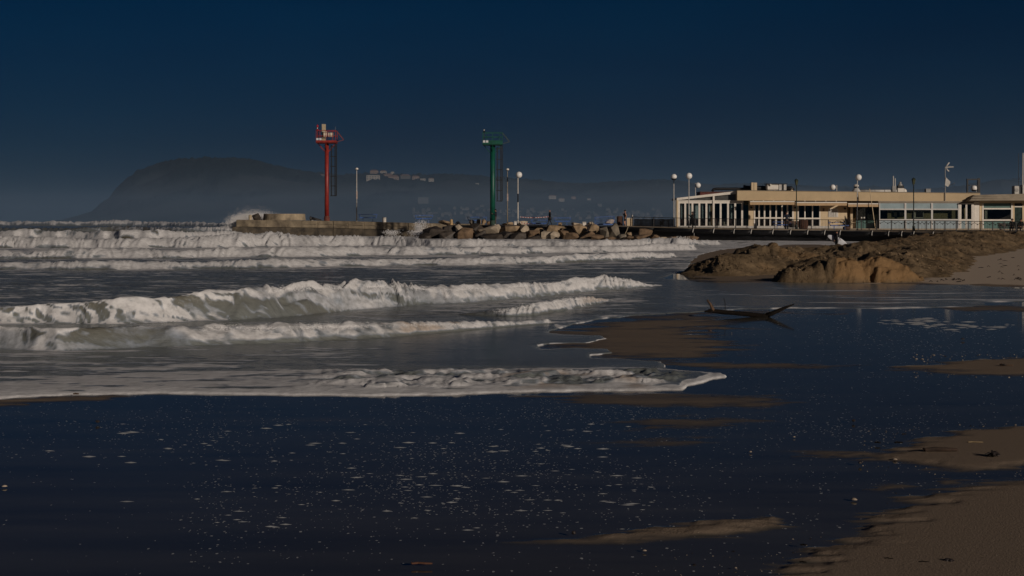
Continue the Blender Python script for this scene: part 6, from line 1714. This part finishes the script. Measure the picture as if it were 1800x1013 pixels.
def dens_foam(px, py):
    if py < 690 + (0 if px < 1280 else -60): 
        if px < 1290: return 0
    if px > 1180 and py < 500: return 0
    d = .10
    d += .55 * math.exp(-((px - 830) / 260) ** 2 - ((py - 835) / 60) ** 2)
    d += .45 * math.exp(-((px - 1000) / 200) ** 2 - ((py - 730) / 30) ** 2)
    d += .35 * math.exp(-((px - 1500) / 180) ** 2 - ((py - 745) / 22) ** 2)
    d += .22 * math.exp(-((px - 350) / 250) ** 2 - ((py - 740) / 40) ** 2)
    d += .22 * math.exp(-((px - 420) / 160) ** 2 - ((py - 900) / 60) ** 2)
    d += .30 * math.exp(-((px - 1620) / 120) ** 2 - ((py - 590) / 25) ** 2)
    if px > 1450 and py > 850: d *= .15
    if px < 330 and py > 800: d *= .25
    if py > 930: d *= .6
    d *= 0.55 + 1.2 * max(0, float(pnoise(np.array([px * .012]), np.array([py * .03]))[0]) + .15)
    return d
def foam_size(rnd, px, py):
    big = rnd.rand() < .06
    w = rnd.uniform(.7, 2.2) * (1.0 + 1.2 * max(0, (py - 700) / 300) * rnd.rand())
    if big and 740 < py < 930 and px < 1150: return rnd.uniform(4, 15), rnd.uniform(.10, .26)
    return w, rnd.uniform(.8, 2.2)
FLECK = mat('foam_fleck', (0.38, 0.39, 0.40), 0.8, var=0.05)
flecks('foam_flecks', 8000, 5, dens_foam, foam_size, FLECK)
def dens_fine(px, py):
    if py > 700 or py < 545 or px < 1250: return 0
    return .6
flecks('fine_foam_specks', 700, 8, dens_fine, lambda r, x, y: (r.uniform(.5, 1.1), r.uniform(.8, 1.5)), FLECK)
def dens_streak(px, py):
    return .7 * math.exp(-((px - 1690) / 70) ** 2 - ((py - 572) / 5) ** 2) + .4 * math.exp(-((px - 1600) / 50) ** 2 - ((py - 562) / 6) ** 2)
flecks('foam_patches', 70, 9, dens_streak, lambda r, x, y: (r.uniform(3, 16), r.uniform(.25, .6)), FLECK)
def dens_grit(px, py):
    if px > 1380 and py > 930: return .9 if py > 950 else .3
    if px > 1600 and 620 < py < 660: return .9
    if px > 1500 and 740 < py < 830: return .35
    if px > 1500 and py > 850: return .15
    if px > 1150 and py > 960: return .4
    return 0
flecks('shell_grit', 800, 10, dens_grit, lambda r, x, y: (r.uniform(.7, 2.0) * (1.6 if r.rand() < .1 else 1), r.uniform(.7, 1.2)), mat('grit', (0.42, 0.34, 0.26), 0.8, var=0.35, scale=30), .02, .6)
flecks('dark_grit', 420, 11, dens_grit, lambda r, x, y: (r.uniform(.7, 2.2) * (2.0 if r.rand() < .12 else 1), r.uniform(.4, .9)), LEAF, .02, .5)
def dens_wrack(px, py): return 0
# line of dark wrack on the far dry sand
def wrack(n, seed):
    rnd = np.random.RandomState(seed); mb = MB()
    for _ in range(n):
        px = rnd.uniform(1580, 1830)
        py = rnd.choice([rnd.normal(491, 2.5), rnd.normal(478, 7), rnd.normal(462, 8)])
        if py < 448: continue
        D = EYE * FPX / (py - HZ); x = (px - 900) / FPX * D
        z = -.03 + .9 * float(sstep(14, 60, x - .15 * D)) * float(sstep(40, 90, D)) + .01
        w = rnd.uniform(1, 5) * D / FPX
        mb.tube([Vector((x - w, D, z)), Vector((x, D + rnd.uniform(-.2, .2), z + rnd.uniform(.02, .06))), Vector((x + w, D, z))], [.01, rnd.uniform(.012, .022), .006], 5)
    tag(mb.build('wrack_line', LEAF), kind='stuff')
wrack(75, 4)

# ------------------------------------------------------------------ houses on the far hill
HW = mat('house_white', (0.27, 0.25, 0.22), 0.9, var=0.08, scale=.2); HP = mat('house_pink', (0.20, 0.145, 0.115), 0.9, var=0.08, scale=.2); HG = mat('house_grey', (0.075, 0.075, 0.072), 0.9, var=0.08, scale=.2)
ROOFM = mat('roof_tiles', (0.10, 0.060, 0.045), 0.9, var=0.12, scale=.3); WIN = mat('far_window', (0.07, 0.07, 0.07), 0.5)
def far_pos(px, py):
    Ds = np.linspace(HB, HR, 400)
    z = hill_z(np.full_like(Ds, px), Ds); yy = HZ - (z - EYE) * FPX / Ds
    k = int(np.argmin(np.abs(yy - py)))
    D = float(Ds[k]); return Vector(((px - 900) / FPX * D, D, float(z[k])))
def house(px, pyb, w, h, label, m, roof='gable', wins=(3, 2), name='house', cat='house'):
    p = far_pos(px, pyb); u = p.y / FPX
    p.z = EYE - (pyb - HZ) * u
    t = thing(name, label, cat, p, group='houses on the far hillside')
    W, H, Dp = w * u, h * u, min(w * u * .8, 14)
    MB().box(-W / 2, W / 2, -Dp / 2, Dp / 2, -6, H).build('wall', m, t)
    if roof == 'gable':
        MB().prism([(-W * .55, H), (-W * .3, H + W * .16), (W * .3, H + W * .16), (W * .55, H)], -Dp * .55, Dp * .55).build('roof', ROOFM, t)
    else:
        MB().box(-W * .52, W * .52, -Dp * .52, Dp * .52, H + .01, H + .8).build('roof', HG, t)
    nx_, nz_ = wins
    for i in range(nx_):
        for j in range(nz_):
            x = (-.5 + (i + .5) / nx_) * W; z = H * (.15 + .8 * (j + .1) / nz_)
            a = W / nx_ * .22; b = H / nz_ * .5
            MB().box(x - a, x + a, -Dp / 2 - .12, -Dp / 2 - .02, z, z + b).build('window', WIN, t)
    return t
house(656, 317.5, 23, 9, 'largest white house on the ridge, flat roofed, left of the hilltop village', HW, 'flat', (5, 2))
house(658, 306, 14, 5, 'pale house standing above and behind the largest white house', HP, 'gable', (4, 1))
house(674, 306.5, 11, 5, 'pale house with tiled roof right above the largest white house', HW, 'gable', (3, 1))
house(690, 307, 6, 4.5, 'small square white house at the right of the top row', HW, 'flat', (2, 1))
house(682, 311.5, 14, 4, 'long low tiled house below the top row of the village', HP, 'gable', (4, 1))
house(692, 317, 18, 6, 'wide grey-pink house in the middle of the village front row', HP, 'gable', (5, 1))
house(713, 316, 17, 6.5, 'wide pale house with an arched front right of the village middle', HG, 'gable', (4, 2))
house(731, 316, 12, 5, 'dull pink house right of the wide pale house', HP, 'gable', (3, 1))
house(743.5, 318, 9, 3.5, 'low white house near the right end of the village', HW, 'flat', (3, 1))
house(758, 319, 9, 4.5, 'pink-white house standing last at the right end of the village', HW, 'gable', (3, 1))
house(611, 312, 6, 4, 'lone pink house left of the thin lamp post on the ridge', HP, 'gable', (2, 1))
house(567, 311, 10, 3, 'dim low house on the slope left of the red tower top', HG, 'gable', (3, 1))
house(838.5, 325.5, 6, 2.6, 'small white pair of houses on the slope left of the green tower', HW, 'flat', (2, 1))
house(744, 358, 18, 10, 'pale apartment block with a grid of windows on the lower slope', HG, 'flat', (7, 4), 'apartment_block', 'apartment block')
house(971, 349.5, 13, 4.5, 'white house on the slope above the figure in the long coat', HW, 'gable', (4, 1))
house(987, 354, 10, 4, 'white house lower right of the one above the figure in the coat', HW, 'gable', (3, 1))
house(1008, 350, 8, 3.5, 'small pale house alone on the slope above the white box bin', HP, 'gable', (2, 1))
house(1035, 352, 6, 2.4, 'tiny white house on the slope above the seaweed clump', HW, 'flat', (2, 1))
house(1054, 364, 7, 5, 'small pale tower house above the blue mesh barrier', HG, 'flat', (2, 2))

# the town strip along the foot of the hills reads as one pale mass
rnd = np.random.RandomState(21); tm = MB()
for _ in range(170):
    px = rnd.uniform(725, 1165); py = min(386, rnd.normal(380, 5) - 8 * math.exp(-((px - 880) / 90) ** 2) * rnd.rand())
    if py < 358: continue
    p = far_pos(px, py); uu_ = p.y / FPX; w = rnd.uniform(2, 8) * uu_; h = rnd.uniform(2, 5) * uu_
    tm.box(p.x - w / 2, p.x + w / 2, p.y, p.y + 10, p.z - 5, p.z + h)
    if rnd.rand() < .6:
        k = len(tm.v); z = p.z + h
        tm.add([(p.x - w * .55, p.y - .5, z), (p.x + w * .55, p.y - .5, z), (p.x + w * .55, p.y + 10.5, z), (p.x - w * .55, p.y + 10.5, z), (p.x - w * .3, p.y + 5, z + 2.5), (p.x + w * .3, p.y + 5, z + 2.5)], [(0, 1, 5, 4), (1, 2, 5), (2, 3, 4, 5), (3, 0, 4)])
tag(tm.build('far_town', mat('far_town_walls', (0.085, 0.080, 0.072), 0.9, var=0.3, scale=.02)), kind='stuff')

# ------------------------------------------------------------------ spray torn off the breaking crests
def crest_spray(name, row, x0, x1, n, size, seed, up):
    rnd = np.random.RandomState(seed)
    P = np.array(WAVES[row]['p'], float); vs = []; fs = []
    tet = [(0, 0, 1), (.94, 0, -.33), (-.47, .82, -.33), (-.47, -.82, -.33)]
    tri = [(0, 1, 2), (0, 2, 3), (0, 3, 1), (1, 3, 2)]
    clump = rnd.uniform(x0, x1, 60)
    for _ in range(n):
        px = float(rnd.choice(clump) + rnd.randn() * 9)
        if not x0 < px < x1: continue
        yt = np.interp(px, P[:, 0], P[:, 1]); hp = np.interp(px, P[:, 0], P[:, 2])
        D = EYE * FPX / (yt - HZ); u = D / FPX; h = hp * u * .8
        if h < .1: continue
        y = D + h * rnd.uniform(.3, 2.6) + rnd.randn() * .3
        z = h * (.86 + abs(rnd.randn()) * up)
        r = size * rnd.uniform(.4, 1.5); k = len(vs)
        vs += [((px - 900) * u + a * r, y + b * r, z + c * r) for a, b, c in tet]
        fs += [tuple(i + k for i in t) for t in tri]
    tag(MB().add(vs, fs).build(name, MATS['spray_drops']), kind='stuff')
crest_spray('crest_spray', 1, 470, 1120, 7000, .006, 1, .07)
crest_spray('crest_spray', 0, 350, 820, 4000, .005, 2, .06)
crest_spray('crest_spray', 2, 860, 1050, 1200, .006, 6, .07)
